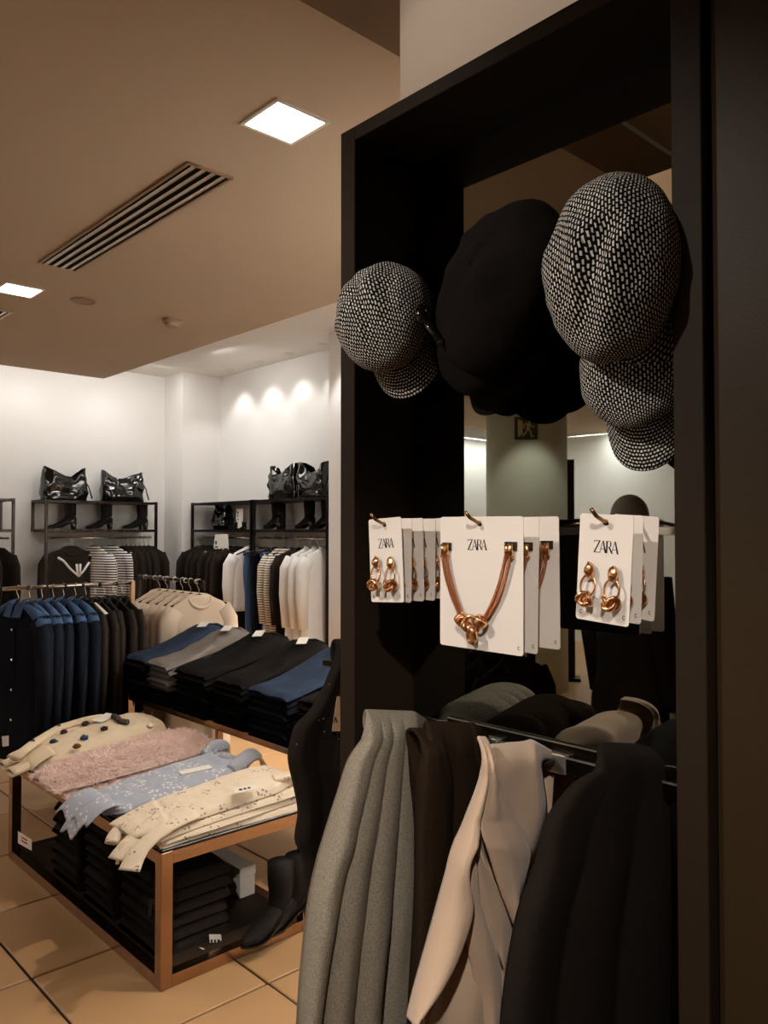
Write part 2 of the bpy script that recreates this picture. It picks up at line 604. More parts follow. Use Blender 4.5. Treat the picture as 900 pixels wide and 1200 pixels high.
struct(MB().box((3.83, 6.97, 0), (XW, YB, ZH)).build('wall_corner_pier', 'wall'))
struct(MB().box((3.90, 4.05, 0), (XW, 4.81, ZH)).build('wall_pilaster', 'wall'))
for n, (lo, hi) in {'baseboard_back': ((XL, YB - 0.012, 0), (3.83, YB, 0.08)), 'baseboard_right': ((XW - 0.012, 4.81, 0), (XW, 6.97, 0.08)),
                    'baseboard_pilaster': ((3.888, 4.05, 0), (3.90, 4.81, 0.08))}.items():
    struct(MB().box(lo, hi).build(n, 'wall'))
# satin brown pillar beside the display frame
struct(MB().box((1.004, 0.05, 0), (1.36, 0.462, ZH), 0.012).build('wall_bronze_pillar', 'pillar'))

# ------------------------------------------------------------------ ceiling fittings
def make_light(s=0.19):
    root = empty('ceiling_light')
    h = s / 2
    mb = MB()
    o, i = h + 0.008, h - 0.004
    for lo, hi in (((-o, -o, -0.006), (o, -i, 0.0)), ((-o, i, -0.006), (o, o, 0.0)), ((-o, -i, -0.006), (-i, i, 0.0)), ((i, -i, -0.006), (o, i, 0.0))):
        mb.box(lo, hi)
    mb.build('trim_ring', 'lamp_ring', root)
    MB().box((-i, -i, -0.003), (i, i, 0.001)).build('diffuser', 'lamp', root)
    return root


proto = make_light()
spots_c = [(1.48, 2.05, 'square white recessed ceiling light glowing in front of the long bronze vent'),
           (1.475, 4.47, 'square white ceiling light beyond the long vent, at the edge of the photo'),
           (-0.9, 4.47, 'square recessed ceiling light over the far aisle, seen in no direct view'),
           (-3.2, 2.05, 'square recessed ceiling light over the near left part of the shop'),
           (-3.2, 4.0, 'square recessed ceiling light in front of the round column'),
           (-1.6, -0.6, 'square recessed ceiling light added out of view as ambient fill')]  # last one is added out of view for ambient fill
for k, (x, y, lb) in enumerate(spots_c):
    o = proto if k == 0 else copy_tree(proto, mat_swap={M['lamp']: M['lamp_warm']} if k > 1 else None)
    o.location = (x, y, ZC if y > YF else ZH)
    tag(o, lb, 'ceiling light', 'square recessed ceiling lights')


def make_vent(L, Wd):
    root = empty('ceiling_vent')
    mb = MB()
    e = 0.012
    for lo, hi in (((-Wd / 2, -L / 2, -0.008), (Wd / 2, -L / 2 + e, 0)), ((-Wd / 2, L / 2 - e, -0.008), (Wd / 2, L / 2, 0)),
                   ((-Wd / 2, -L / 2 + e, -0.008), (-Wd / 2 + e, L / 2 - e, 0)), ((Wd / 2 - e, -L / 2 + e, -0.008), (Wd / 2, L / 2 - e, 0))):
        mb.box(lo, hi)
    mb.build('vent_frame', 'vent_metal', root)
    MB().box((-Wd / 2 + e, -L / 2 + e, -0.001), (Wd / 2 - e, L / 2 - e, 0.0)).build('plenum', 'black_void', root)
    n = 4
    w = (Wd - 2 * e) / n
    for k in range(n):
        x = -Wd / 2 + e + (k + 0.5) * w
        m2 = MB()
        sx = w * 0.30
        m2.add([(x - sx, -L / 2 + e, -0.010), (x + sx, -L / 2 + e, -0.004), (x + sx, L / 2 - e, -0.004), (x - sx, L / 2 - e, -0.010),
                (x - sx, -L / 2 + e, -0.007), (x + sx, -L / 2 + e, -0.001), (x + sx, L / 2 - e, -0.001), (x - sx, L / 2 - e, -0.007)],
               [(0, 1, 2, 3), (7, 6, 5, 4), (0, 4, 5, 1), (1, 5, 6, 2), (2, 6, 7, 3), (3, 7, 4, 0)])
        m2.build('slat', 'vent_metal', root)
    return root


v = make_vent(1.44, 0.186)
v.location = (1.481, 3.22, ZC)
tag(v, 'long narrow bronze slotted air vent in the brown ceiling', 'vent', 'slotted ceiling vents')
v2 = copy_tree(v, (1.50, 5.66, ZC), label='far slotted air vent cut by the photo edge, beyond the second ceiling light', group='slotted ceiling vents')
d = empty('smoke_detector', (2.38, 4.47, ZC), label='small round beige smoke detector on the brown ceiling', cat='smoke detector')
MB().lathe([(0.058, 0.0), (0.060, -0.012), (0.050, -0.020)], 28).build('base_ring', 'plastic', d, smooth=False)
MB().lathe([(0.044, -0.02), (0.046, -0.036), (0.036, -0.046), (0.012, -0.05)], 28).build('sensor_cap', 'plastic', d)
sp = empty('ceiling_speaker', (1.81, 4.43, ZC), label='flat round ceiling disc beside the far ceiling light', cat='speaker')
MB().lathe([(0.070, 0.0), (0.072, -0.005), (0.062, -0.008), (0.060, -0.004), (0.0, -0.0045)], 32).build('grille', 'plastic', sp)
for k, (l, t, p, s) in enumerate(UNSEEN_SPOTS):
    zc = ZC if l[1] > YF else ZH
    q = Vector(t) - Vector(l)
    rt = q.to_track_quat('-Z', 'Y').to_euler()
    e = empty('unseen_spotlight', l, label='black cylindrical ceiling spotlight ' + ['aimed at the hats and jewellery', 'added to brighten the scarves', 'added to brighten the wall above the display stand', 'aimed at the low bronze table', 'added to brighten the floor behind the jeans', 'added to brighten the aisle floor left of the low table'][k], cat='spotlight', group='black ceiling spotlights')
    sh = MB().lathe([(0.052, -0.01), (0.052, 0.0), (0.05, 0.09), (0.02, 0.11)], 20)
    shell = MB()
    # open can: outer wall and inner wall
    rings = [[(r * math.cos(2 * PI * i / 20), r * math.sin(2 * PI * i / 20), z) for i in range(20)] for r, z in ((0.046, 0.03), (0.046, -0.012), (0.054, -0.012), (0.054, 0.10), (0.0, 0.11))]
    shell.loft(rings, cap=False).build('can', 'darkmetal', e, mx=rt.to_matrix().to_4x4())
    MB().tube([(0, 0, 0.09), (0, 0, zc - l[2])], 0.008).build('stem', 'darkmetal', e)
for k, y in enumerate(SCALLOP_Y):
    e = empty('wall_washer', (4.10, y, ZH), label='small round downlight washing the right wall, %s from the corner' % NTH[k], cat='downlight', group='wall-washing downlights')
    MB().loft([[(r * math.cos(2 * PI * i / 20), r * math.sin(2 * PI * i / 20), z) for i in range(20)] for r, z in ((0.030, 0.0), (0.030, -0.004), (0.044, -0.004), (0.044, 0.0))], cap=False).build('trim_ring', 'lamp_ring', e)

# ================================================================== THE DISPLAY FRAME
XF, XM = 1.00, 1.16           # front edge, mirror
Y0, Y1 = 0.468, 1.198         # near and far outer sides
PT = 0.042
ZT = 2.284
fr = empty('display_stand', (1.18, 0.833, 0), label='tall black laminate display stand with mirror back, hooks and scarf rail', cat='display stand')
wpart(MB().box((XF, Y1 - PT, 0.0), (1.358, Y1, ZT), 0.0015), 'side_panel', 'laminate', fr)
wpart(MB().box((XF, Y0, 0.0), (1.358, Y0 + PT, ZT), 0.0015), 'side_panel', 'laminate', fr)
wpart(MB().box((XF, Y0 + PT, ZT - 0.028), (1.358, Y1 - PT, ZT), 0.0015), 'top_panel', 'laminate', fr)
wpart(MB().box((XF, Y0 + PT, 0.0), (1.358, Y1 - PT, 0.08)), 'plinth', 'laminate', fr)
wpart(MB().box((XM + 0.003, Y0 + PT, 0.08), (1.358, Y1 - PT, ZT - 0.028)), 'back_panel', 'laminate', fr)
wpart(MB().box((XM, Y0 + PT, 0.50), (XM + 0.003, Y1 - PT, ZT - 0.028)), 'mirror', 'mirror', fr)
wpart(MB().box((XM - 0.002, Y0 + PT, 0.08), (XM + 0.003, Y1 - PT, 0.499)), 'lower_back_panel', 'laminate_gloss', fr)
wpart(MB().box((1.1535, Y0 + PT, 1.118), (XM, 1.056, 1.139)), 'mirror_band', 'darkmetal', fr)
wpart(MB().box((1.1530, 0.66, 1.1365), (1.1536, 1.056, 1.1392)), 'band_highlight', 'steel', fr)  # bright strip stands in for the highlight on the band's upper edge
# rail the scarf arms hook on
RX, RZ = 1.148, 1.106
wpart(MB().box((RX - 0.006, Y0 + PT, RZ - 0.014), (RX + 0.006, Y1 - PT, RZ + 0.014), 0.0015), 'scarf_rail', 'darkmetal', fr)
wpart(MB().box((RX - 0.0068, Y0 + PT, RZ + 0.0115), (RX - 0.0050, Y1 - PT, RZ + 0.0148)), 'rail_highlight', 'steel', fr)  # pale strip stands in for the glint along the rail
ARM_Y = [1.075, 0.948, 0.803, 0.640]
for y in ARM_Y:
    wpart(MB().tube([(RX, y, RZ), (1.10, y, RZ + 0.006), (0.98 if y > 0.7 else 1.07, y, RZ + 0.010)], 0.006, 8), 'scarf_arm', 'darkmetal', fr, smooth=True)
    wpart(MB().box((RX - 0.009, y - 0.026, RZ - 0.016), (RX + 0.009, y + 0.026, RZ + 0.0165), 0.002), 'arm_clamp', 'steel', fr)
# card bar and its hooks
XC = 0.95
BZ = 1.497
wpart(MB().box((1.138, Y0 + PT, BZ - 0.004), (1.152, Y1 - PT, BZ + 0.010), 0.001), 'card_bar', 'chrome', fr)
HOOK_Y = [1.073 * XC - 0.002, 0.8437 * XC, 0.6115 * XC]
HZ = 1.512
for y in HOOK_Y:
    wpart(MB().tube([(1.146, y, HZ - 0.004), (1.10, y, HZ), (0.962, y, HZ), (0.944, y, HZ + 0.001), (0.930, y + 0.003, HZ + 0.008), (0.922, y + 0.005, HZ + 0.017)], 0.0028, 8), 'card_hook', 'gold_hook', fr, smooth=True)
# hat pegs out of the mirror
PEGS = [(1.075, 1.80), (0.86, 1.93), (0.86, 1.78), (0.615, 1.90), (0.615, 1.78)]
for y, z in PEGS:
    wpart(MB().tube([(XM, y, z), (1.12, y, z + 0.003)], 0.006, 8), 'hat_peg', 'darkmetal', fr, smooth=True)

# ------------------------------------------------------------------ jewellery cards
LET = {  # thick-and-thin capitals, unit height; each a list of polygons
    'Z': [[(0.02, 1.0), (0.62, 1.0), (0.62, 0.95), (0.02, 0.95)], [(0.50, 0.95), (0.62, 0.95), (0.14, 0.05), (0.02, 0.05)],
          [(0.02, 0.05), (0.64, 0.05), (0.64, 0.0), (0.02, 0.0)], [(0.02, 0.95), (0.05, 0.95), (0.05, 0.82), (0.02, 0.82)], [(0.61, 0.05), (0.64, 0.05), (0.64, 0.2), (0.61, 0.2)]],
    'A': [[(0.0, 0.0), (0.035, 0.0), (0.33, 1.0), (0.29, 1.0)], [(0.27, 1.0), (0.37, 1.0), (0.68, 0.0), (0.52, 0.0)], [(0.10, 0.34), (0.50, 0.34), (0.50, 0.30), (0.10, 0.30)]],
    'R': [[(0.06, 1.0), (0.19, 1.0), (0.19, 0.0), (0.06, 0.0)], [(0.19, 1.0), (0.38, 1.0), (0.38, 0.965), (0.19, 0.965)], [(0.19, 0.52), (0.38, 0.52), (0.38, 0.485), (0.19, 0.485)],
          [(0.38, 1.0), (0.50, 0.94), (0.56, 0.76), (0.50, 0.56), (0.38, 0.485), (0.38, 0.52), (0.43, 0.62), (0.445, 0.76), (0.43, 0.88), (0.38, 0.965)],
          [(0.28, 0.50), (0.41, 0.50), (0.72, 0.0), (0.57, 0.0)]]}


def lettering(word, h, oy, oz, x, adv=0.56):
    """black capitals on a card face that looks along -x; y runs left as seen."""
    mb = MB()
    w = h * (adv * (len(word) - 1) + 0.68)
    px_ = 0.0
    for ch in word:
        for poly in LET[ch]:
            mb.prism([(p[0] * h + px_ - w / 2, p[1] * h) for p in poly], (x, oy, oz), (0, -1, 0), (0, 0, 1), (-1, 0, 0), 0.0003)
        px_ += adv * h
    return mb


def card_base(root, w, h, hole_z, x=0.0):
    pts = [(p[0] - w / 2, p[1] - h + hole_z) for p in rounded_rect(w, h, 0.0045, 4)]
    c = MB().prism(pts, (x, 0, 0), (0, -1, 0), (0, 0, 1), (1, 0, 0), 0.0009).build('card', 'card', root)
    # punched hole, read as the small dark slot behind the hook
    MB().prism([(0.0045 * math.cos(a * PI / 6), 0.003 * math.sin(a * PI / 6) - 0.002) for a in range(12)], (x - 0.0002, 0, 0), (0, -1, 0), (0, 0, 1), (-1, 0, 0), 0.0001).build('hook_hole', 'ink', root)
    # care mark in the lower corners
    mb = MB()
    for sx in (-1, 1):
        cy, cz = sx * (w / 2 - 0.008), hole_z - h + 0.011
        a = [(cy + 0.0022 * math.cos(t), cz + 0.0028 * math.sin(t)) for t in np.linspace(0.9, 5.6, 10)]
        b = [(cy + 0.0013 * math.cos(t), cz + 0.0018 * math.sin(t)) for t in np.linspace(5.6, 0.9, 10)]
        if sx > 0 or w < 0.1:
            mb.prism(a + b, (x, 0, 0), (0, -1, 0), (0, 0, 1), (-1, 0, 0), 0.0002)
    mb.build('corner_mark', 'ink', root)
    return c


def torus_path(c, r, ax, n=20, tilt=0.0, rz=None):
    rz = rz or r
    ax = Vector(ax).normalized()
    u = ax.orthogonal().normalized()
    w = ax.cross(u)
    return [Vector(c) + u * (r * math.cos(2 * PI * k / n)) + w * (rz * math.sin(2 * PI * k / n)) for k in range(n)]


def make_earring(root, y, z, flip=1):
    e = MB().ball((-0.007, y, z), 0.0065, 0.0075, 0.0105, 14, 10, 0.35, y * 99).build('earring', 'gold', root, smooth=True)
    MB().tube([(-0.009 + 0.002 * math.sin(2 * PI * k / 24), y + 0.0115 * math.cos(2 * PI * k / 24), z - 0.0205 + 0.0145 * math.sin(2 * PI * k / 24)) for k in range(24)], 0.0016, 8, closed=True).build('hoop', 'gold', e, smooth=True)
    mb = MB()
    cz = z - 0.0375
    for c, r, ax, t in (((-0.011, y + 0.0055, cz), 0.0078, (0.5, 0.7 * flip, 0.5), 0.0036), ((-0.012, y - 0.0055, cz), 0.0078, (0.5, -0.8 * flip, 0.3), 0.0036), ((-0.014, y, cz - 0.002), 0.0075, (0.9, 0.1, -0.6), 0.0034)):
        mb.tube(torus_path(c, r, ax), t, 8, closed=True)
    mb.build('knot', 'gold', e, smooth=True)
    return e


def make_earring_card():
    root = empty('earring_card')
    w, h, hz = 0.083, 0.146, 0.010
    card_base(root, w, h, hz)
    lettering('ZARA', 0.0165, -0.002, hz - 0.052, -0.0002).build('lettering', 'ink', root)
    make_earring(root, 0.018, hz - 0.077, 1)
    make_earring(root, -0.019, hz - 0.079, -1)
    return root


def make_necklace_card():
    root = empty('necklace_card')
    w, h, hz = 0.166, 0.206, 0.010
    card_base(root, w, h, hz)
    lettering('ZARA', 0.0165, 0.005, hz - 0.052, -0.0002).build('lettering', 'ink', root)
    nk = empty('necklace', (0, 0, 0))
    nk.parent = root
    P = lambda a, b, x=-0.006: (x, w / 2 - a * w, hz - b * h)
    for a0, a1, nm in ((0.035, 0.15, 'clip'), (0.80, 0.935, 'clip')):
        z0 = 0.20 if a0 < 0.5 else 0.185
        MB().box((-0.002, w / 2 - a1 * w, hz - (z0 + 0.062) * h), (-0.0004, w / 2 - a0 * w, hz - z0 * h)).build(nm, 'black_clip', root)
    for side in (0, 1):
        for k in (0, 1):
            o = 0.026 * (k - 0.5) * 2
            if side == 0:
                pts = [P(0.085 + o, 0.235, -0.003), P(0.09 + o, 0.30), P(0.135 + o, 0.46), P(0.205 + o * 0.9, 0.60), P(0.275 + o * 0.7, 0.705), P(0.31 + o * 0.6, 0.745, -0.008)]
            else:
                pts = [P(0.86 + o, 0.225, -0.003), P(0.855 + o, 0.30), P(0.80 + o, 0.46), P(0.725 + o * 0.9, 0.60), P(0.635 + o * 0.7, 0.715), P(0.60 + o * 0.6, 0.75, -0.008)]
            # smooth the run with Catmull-Rom
            q = []
            V = [Vector(p) for p in pts]
            for i in range(len(V) - 1):
                p0, p1, p2, p3 = V[max(i - 1, 0)], V[i], V[i + 1], V[min(i + 2, len(V) - 1)]
                for t in (0, 0.25, 0.5, 0.75):
                    q.append(0.5 * ((2 * p1) + (p2 - p0) * t + (2 * p0 - 5 * p1 + 4 * p2 - p3) * t * t + (3 * p1 - p0 - 3 * p2 + p3) * t ** 3))
            q.append(V[-1])
            MB().tube(q, 0.0027, 8).build('chain', 'copper', nk, smooth=True)
    for a, b in ((0.085, 0.25), (0.86, 0.24)):
        mb = MB()
        for k in (-1, 1):
            c = Vector(P(a + 0.022 * k, b, -0.0045))
            mb.tube([c + Vector((0, 0, 0.008)), c + Vector((0, 0, -0.010))], 0.0042, 10)
        mb.box((-0.0075, P(a + 0.045, b)[1], P(a, b)[2] - 0.0135), (-0.001, P(a - 0.045, b)[1], P(a, b)[2] - 0.011))
        mb.build('end_cap', 'gold', nk, smooth=True)
    mb = MB()
    for a, b, ax, s in ((0.33, 0.765, (0.3, 1.0, 1.0), 0.011), (0.345, 0.775, (0.3, 1.0, 0.7), 0.0115), (0.365, 0.785, (0.3, 1.0, 0.4), 0.011), (0.40, 0.81, (0.4, 1.0, -0.1), 0.010), (0.42, 0.825, (0.5, 1, -0.3), 0.0095),
                        (0.59, 0.765, (0.3, -1.0, 1.0), 0.011), (0.575, 0.775, (0.3, -1.0, 0.7), 0.0115), (0.56, 0.785, (0.3, -1.0, 0.4), 0.011)):
        mb.tube(torus_path(P(a, b, -0.012), s * 0.72, ax, 16), s * 0.34, 8, closed=True)
    mb.build('knot', 'gold', nk, smooth=True)
    mb = MB()
    mb.tube(torus_path(P(0.475, 0.80, -0.013), 0.0125, (1, 0.35, 0.0), 20, rz=0.0095), 0.0036, 8, closed=True)
    mb.tube(torus_path(P(0.475, 0.885, -0.014), 0.0085, (1.0, -0.4, 0.2), 20, rz=0.0125), 0.0048, 8, closed=True)
    mb.build('pendant_link', 'gold', nk, smooth=True)
    return root


ec = make_earring_card()
GE = 'earring cards on the gold hooks'
left = [(0.950, 0.0, 1.0, 'cream jewellery card with two gold knot hoop earrings, front one on the left hook'),
        (0.974, 2, 0.5, 'cream earring card hanging directly behind the front card on the left hook'),
        (1.004, -1, -1, 'cream earring card third in the row on the left hook'),
        (1.034, 1, 0.5, 'cream earring card fourth in the row on the left hook'),
        (1.066, -3, -2.5, 'cream earring card last in the row on the left hook, most tilted')]
for k, (x, yaw, roll, lb) in enumerate(left):
    o = ec if k == 0 else copy_tree(ec)
    o.location = (x, HOOK_Y[0], HZ)
    o.rotation_euler = (math.radians(-3.0 if k == 0 else roll), 0, math.radians(yaw))
    tag(o, lb, 'earring card', GE)
right = [(0.950, -2, 3.5, 'cream jewellery card with gold knot hoop earrings, front one on the right hook'),
         (0.985, -6, 2.0, 'cream earring card second on the right hook, its gold earrings half hidden'),
         (1.040, -12, 4.0, 'shaded earring card at the back of the right hook')]
for k, (x, yaw, roll, lb) in enumerate(right):
    o = copy_tree(ec)
    o.location = (x, HOOK_Y[2] + 0.004 * k, HZ)
    o.rotation_euler = (math.radians(roll), 0, math.radians(yaw))
    tag(o, lb, 'earring card', GE)
nc = make_necklace_card()
mid = [(0.950, 0, 0.3, 'large cream card with knotted copper double chain necklace, front one on the middle hook'),
       (0.992, -2, 1.2, 'second necklace card on the middle hook, half hidden behind the front card'),
       (1.040, 0, -0.4, 'rearmost necklace card on the middle hook')]
for k, (x, yaw, roll, lb) in enumerate(mid):
    o = nc if k == 0 else copy_tree(nc)
    o.location = (x, HOOK_Y[1], HZ)
    o.rotation_euler = (math.radians(roll), 0, math.radians(yaw))
    tag(o, lb, 'necklace card', 'necklace cards on the middle hook')


# ------------------------------------------------------------------ newsboy caps
def make_cap(label, center, n, e1, A1, A2, H, cloth, seed, brim_len=0.055, band=True, pitch=0.0072, droop=0.02, creases=()):
    """n: out of the crown; e1: towards the brim."""
    n = Vector(n).normalized()
    e1 = Vector(e1)
    e1 = (e1 - n * e1.dot(n)).normalized()
    e2 = n.cross(e1)
    root = empty('newsboy_cap', center, label=label, cat='cap', group='newsboy caps on the display frame')
    PH = PI * 0.74
    mean = (A1 + A2 + H) / 3

    def crown(a, b):
        th = 2 * PI * a
        ph = PH * (0.004 + 0.996 * b)
        c, s = math.cos(th), math.sin(th)
        sp_ = math.sin(ph)
        k = 1.0 + 0.07 * nz(c * 1.3 + seed, s * 1.3, b * 2) * b
        # eight panel seams pinch the dome
        dth = abs(((th + 0.39) % (PI / 4)) - PI / 8)
        seam = math.exp(-((PI / 8 - dth) / 0.05) ** 2) * 0.0035 * min(1, sp_ * 1.5)
        x = A1 * sp_ * c * k
        y = A2 * sp_ * s * k
        h = H * math.cos(ph) if ph < PI / 2 else 0.55 * H * math.cos(ph)
        h -= droop * max(0, c) * sp_ * 1.0
        nn = 0.010 * nz(x * 14 + seed, y * 14, 3.1) + 0.006 * nz(x * 34 + seed, y * 34, 7.7)
        for (cx, cy, dx, dy, w, dep) in creases:
            L = math.hypot(dx, dy)
            t = ((x - cx) * dx + (y - cy) * dy) / L
            q = ((x - cx) * -dy + (y - cy) * dx) / L
            nn -= dep * math.exp(-(q / w) ** 2) * (1 / (1 + math.exp(-(t) / 0.012))) * (1 / (1 + math.exp((t - L) / 0.012)))
            nn += 0.5 * dep * math.exp(-((q - 1.8 * w) / w) ** 2) * (1 / (1 + math.exp(-(t) / 0.012))) * (1 / (1 + math.exp((t - L) / 0.012)))
        h += nn * (1 if ph < PI / 2 else 0.4) - seam
        return e1 * x + e2 * y + n * h

    def uvc(a, b):
        s = PH * b * mean
        return (s * math.cos(2 * PI * a) / pitch, s * math.sin(2 * PI * a) / pitch)
    MB().grid(72, 36, crown, cu=True, uvfn=uvc).build('crown', cloth, root, smooth=True, solid=0.002)
    kb = math.sin(PH)
    hb = 0.55 * H * math.cos(PH)

    def bandf(a, b):
        th = 2 * PI * a
        c, s = math.cos(th), math.sin(th)
        return e1 * (A1 * kb * c) + e2 * (A2 * kb * s) + n * (hb + 0.006 - 0.034 * b - droop * max(0, c) * kb)
    MB().grid(48, 4, bandf, cu=True, uvfn=lambda a, b: (a * 2 * PI * mean * kb / pitch, b * 0.034 / pitch)).build('band', cloth, root, smooth=True, solid=0.003)

    def brim(a, b):
        th = (a - 0.5) * math.radians(158)
        c, s = math.cos(th), math.sin(th)
        L = brim_len * max(0.0, math.cos(th * 1.1)) ** 0.55
        ex = 1 + L * b / (A1 * kb)
        return e1 * (A1 * kb * c + L * b) + e2 * (A2 * kb * s * (1 + 0.10 * b)) + n * (hb - 0.016 - droop * c * kb - 0.022 * (s * s) * b - 0.010 * b * b - 0.30 * L * b)
    MB().grid(36, 10, brim, uvfn=lambda a, b: (a * 0.26 / pitch, b * brim_len / pitch)).build('brim', cloth, root, smooth=True, solid=0.005)

    def inner(a, b):
        th = 2 * PI * a
        ph = PH * (0.02 + 0.96 * b)
        return e1 * (A1 * 0.85 * math.sin(ph) * math.cos(th)) + e2 * (A2 * 0.85 * math.sin(ph) * math.sin(th)) + n * (H * 0.45 * math.cos(ph) - 0.008)
    MB().grid(28, 10, inner, cu=True).build('lining', 'lining', root, smooth=True)
    return root


c1 = at(0, 0.985, 449, 370)
make_cap('tweed newsboy cap at the far left of the frame, black and white', c1, (-0.80, -0.16, 0.42), (0.02, -0.45, -1), 0.114, 0.092, 0.075, 'tweed', 3.3, 0.055, pitch=0.0072,
         creases=((-0.03, -0.02, 0.10, 0.02, 0.016, 0.010), (0.0, 0.04, 0.08, -0.01, 0.015, 0.009)))
c3 = at(0, 0.985, 714, 311)
make_cap('large tweed newsboy cap hanging nearest on the right of the frame', c3, (-0.93, -0.02, 0.22), (0.10, -0.12, -1), 0.142, 0.098, 0.07, 'tweed', 8.1, 0.055, pitch=0.0072,
         creases=((-0.02, 0.03, 0.12, -0.045, 0.017, 0.013), (-0.06, -0.04, 0.12, -0.01, 0.018, 0.008)))
c4 = at(0, 1.07, 748, 418)
make_cap('tweed newsboy cap under the large right cap, only its brim showing', c4, (-0.80, -0.10, 0.42), (0.05, -0.05, -1), 0.108, 0.092, 0.05, 'tweed', 5.5, 0.07, pitch=0.0062)
c2 = at(0, 1.03, 585, 335)
make_cap('upper black felt newsboy cap in the middle of the frame', c2, (-0.90, 0.05, 0.30), (0.10, 0.25, -1), 0.150, 0.122, 0.075, 'black_felt', 1.7, 0.06)
c5 = at(0, 1.055, 566, 384)
cp = make_cap('lower black felt newsboy cap with glossy strap, in the middle of the frame', c5, (-0.85, 0.10, 0.35), (0.05, 0.1, -1), 0.115, 0.112, 0.06, 'black_felt', 2.9, 0.045)
mb = MB()
s0 = at(0, 0.985, 492, 372) - c5
mb.ball(s0, 0.012, 0.016, 0.022, 14, 10, 0.2, 3)
s1 = at(0, 0.985, 517, 401) - c5
mb.ball(s1, 0.008, 0.010, 0.007, 12, 8)
mb.tube([s0, (s0 + s1) / 2 + Vector((-0.004, 0, 0.004)), s1, s1 + Vector((0.09, -0.01, 0.0))], 0.007, 8)
mb.build('strap', 'patent', cp, smooth=True)
# tan paper cards tucked behind the right-hand caps
k0, k1 = at(0, 1.045, 650, 231), at(0, 1.045, 789, 232)
for nm, lo, hi, lb in (('hat_card', (k1.y + 0.016, k0.y), (1.80, k0.z), 'tan card backing the large right tweed cap, its corner showing'),):
    pts = [(lo[0], hi[0]), (lo[1], hi[0]), (lo[1], hi[1]), (lo[0], hi[1])]
    tag(MB().prism(pts, (1.085, 0, 0), (0, 1, 0), (0, 0, 1), (1, 0, 0), 0.001).build(nm, 'tan_card', None), lb, 'card')


# ================================================================== SCARVES
SHB = 0.075       # the hind fall of a scarf hangs this much nearer the mirror
def smooth_interp(xs, ys, x):
    """monotone-ish cubic (Catmull-Rom) through stations."""
    i = max(0, min(len(xs) - 2, int(np.searchsorted(xs, x)) - 1))
    x0, x1 = xs[i], xs[i + 1]
    t = (x - x0) / (x1 - x0)
    m0 = (ys[i + 1] - ys[max(i - 1, 0)]) / max(1e-6, xs[i + 1] - xs[max(i - 1, 0)])
    m1 = (ys[min(i + 2, len(ys) - 1)] - ys[i]) / max(1e-6, xs[min(i + 2, len(xs) - 1)] - xs[i])
    h = x1 - x0
    return (2 * t ** 3 - 3 * t ** 2 + 1) * ys[i] + (t ** 3 - 2 * t ** 2 + t) * h * m0 + (-2 * t ** 3 + 3 * t ** 2) * ys[i + 1] + (t ** 3 - t ** 2) * h * m1


def drape(ya, off, st, fold, r=0.03, nu=70, nv=90, over=True, back_drop=0.5, tilt=0.0, nvo=14, close=0.16, vlist=None, half=False):
    """Cloth over an arm along x at y=ya. st: (v, uL, uR) outline on the plane y=ya-off, fold(a,b) metres towards the viewer side."""
    vs, ul, ur = [s[0] for s in st], [s[1] for s in st], [s[2] for s in st]
    pl = ya - off
    mb = MB()
    rows = []
    vl = vlist or [vs[0] + (vs[-1] - vs[0]) * j / (nv - 1) for j in range(nv)]
    for v in vl:
        b = (v - vs[0]) / (vs[-1] - vs[0])
        u0, u1 = smooth_interp(vs, ul, v), smooth_interp(vs, ur, v)
        row = []
        for i in range(nu):
            a = i / (nu - 1)
            # the outer edge curls round the tip of the arm and closes the loop
            ce = math.sqrt(max(0.0, 1 - (1 - a / close) ** 2)) if close and a < close else 1.0
            if close and a > 0.88 and over:
                ce = min(ce, math.sqrt(max(0.0, 1 - ((a - 0.88) / 0.12) ** 2)))
            q = at(1, pl + off * (1 - ce) * 0.97, u0 + (u1 - u0) * a, v + tilt * a) + Vector((-0.35, -0.94, 0)) * (fold(a, b) * (0.3 + 0.7 * ce))
            row.append(q)
        rows.append(row)
    if over:
        top = rows[0]
        arc = []
        rr = off
        for k in range(1, nvo + 1):
            ph = PI * k / nvo * (0.5 if half else 1)
            arc.append([Vector((p.x + 0.5 * SHB * (1 - math.cos(ph)), ya - (ya - p.y) * math.cos(ph), p.z + r * math.sin(ph) * min(1.0, abs(ya - p.y) / off))) for p in top])
        back = []
        for k in range(1, 1 if half else 16):
            back.append([Vector((p.x + 0.012 * math.sin(k * 0.3 + i * 0.2), p.y + 0.004 * math.sin(i * 0.35), p.z - back_drop * k / 15)) for i, p in enumerate(arc[-1])])
        rows = back[::-1] + arc[::-1] + rows
    n = len(rows)
    mb.grid(nu, n, lambda a, b: rows[int(round(b * (n - 1)))][int(round(a * (nu - 1)))])
    return mb


def grey_fold(a, b):
    # three long rounded folds that fan out from the arm
    s = a + 0.05 * math.sin(b * 3.0)
    ramp = 0.22 + 0.78 * min(1, b * 3.0)
    ridges = ((0.11, 0.14, 0.045), (0.35 + 0.03 * math.sin(4 * b), 0.125, 0.050), (0.60, 0.13, 0.054), (0.86, 0.15, 0.044))
    d = 0.0
    for c, w, h in ridges:
        c2 = 0.5 + (c - 0.5) * (0.72 + 0.30 * min(1, b * 2))
        d = max(d, h * math.sqrt(max(0.0, 1 - ((s - c2) / w) ** 2)))
    d += 0.010 * math.exp(-((b - 0.16 - 0.12 * a) / 0.03) ** 2) * math.exp(-((a - 0.18) / 0.15) ** 2)
    d += 0.004 * nz(a * 5, b * 3, 1.5) + 0.003 * nz(a * 12, b * 9, 4.5)
    return d * ramp


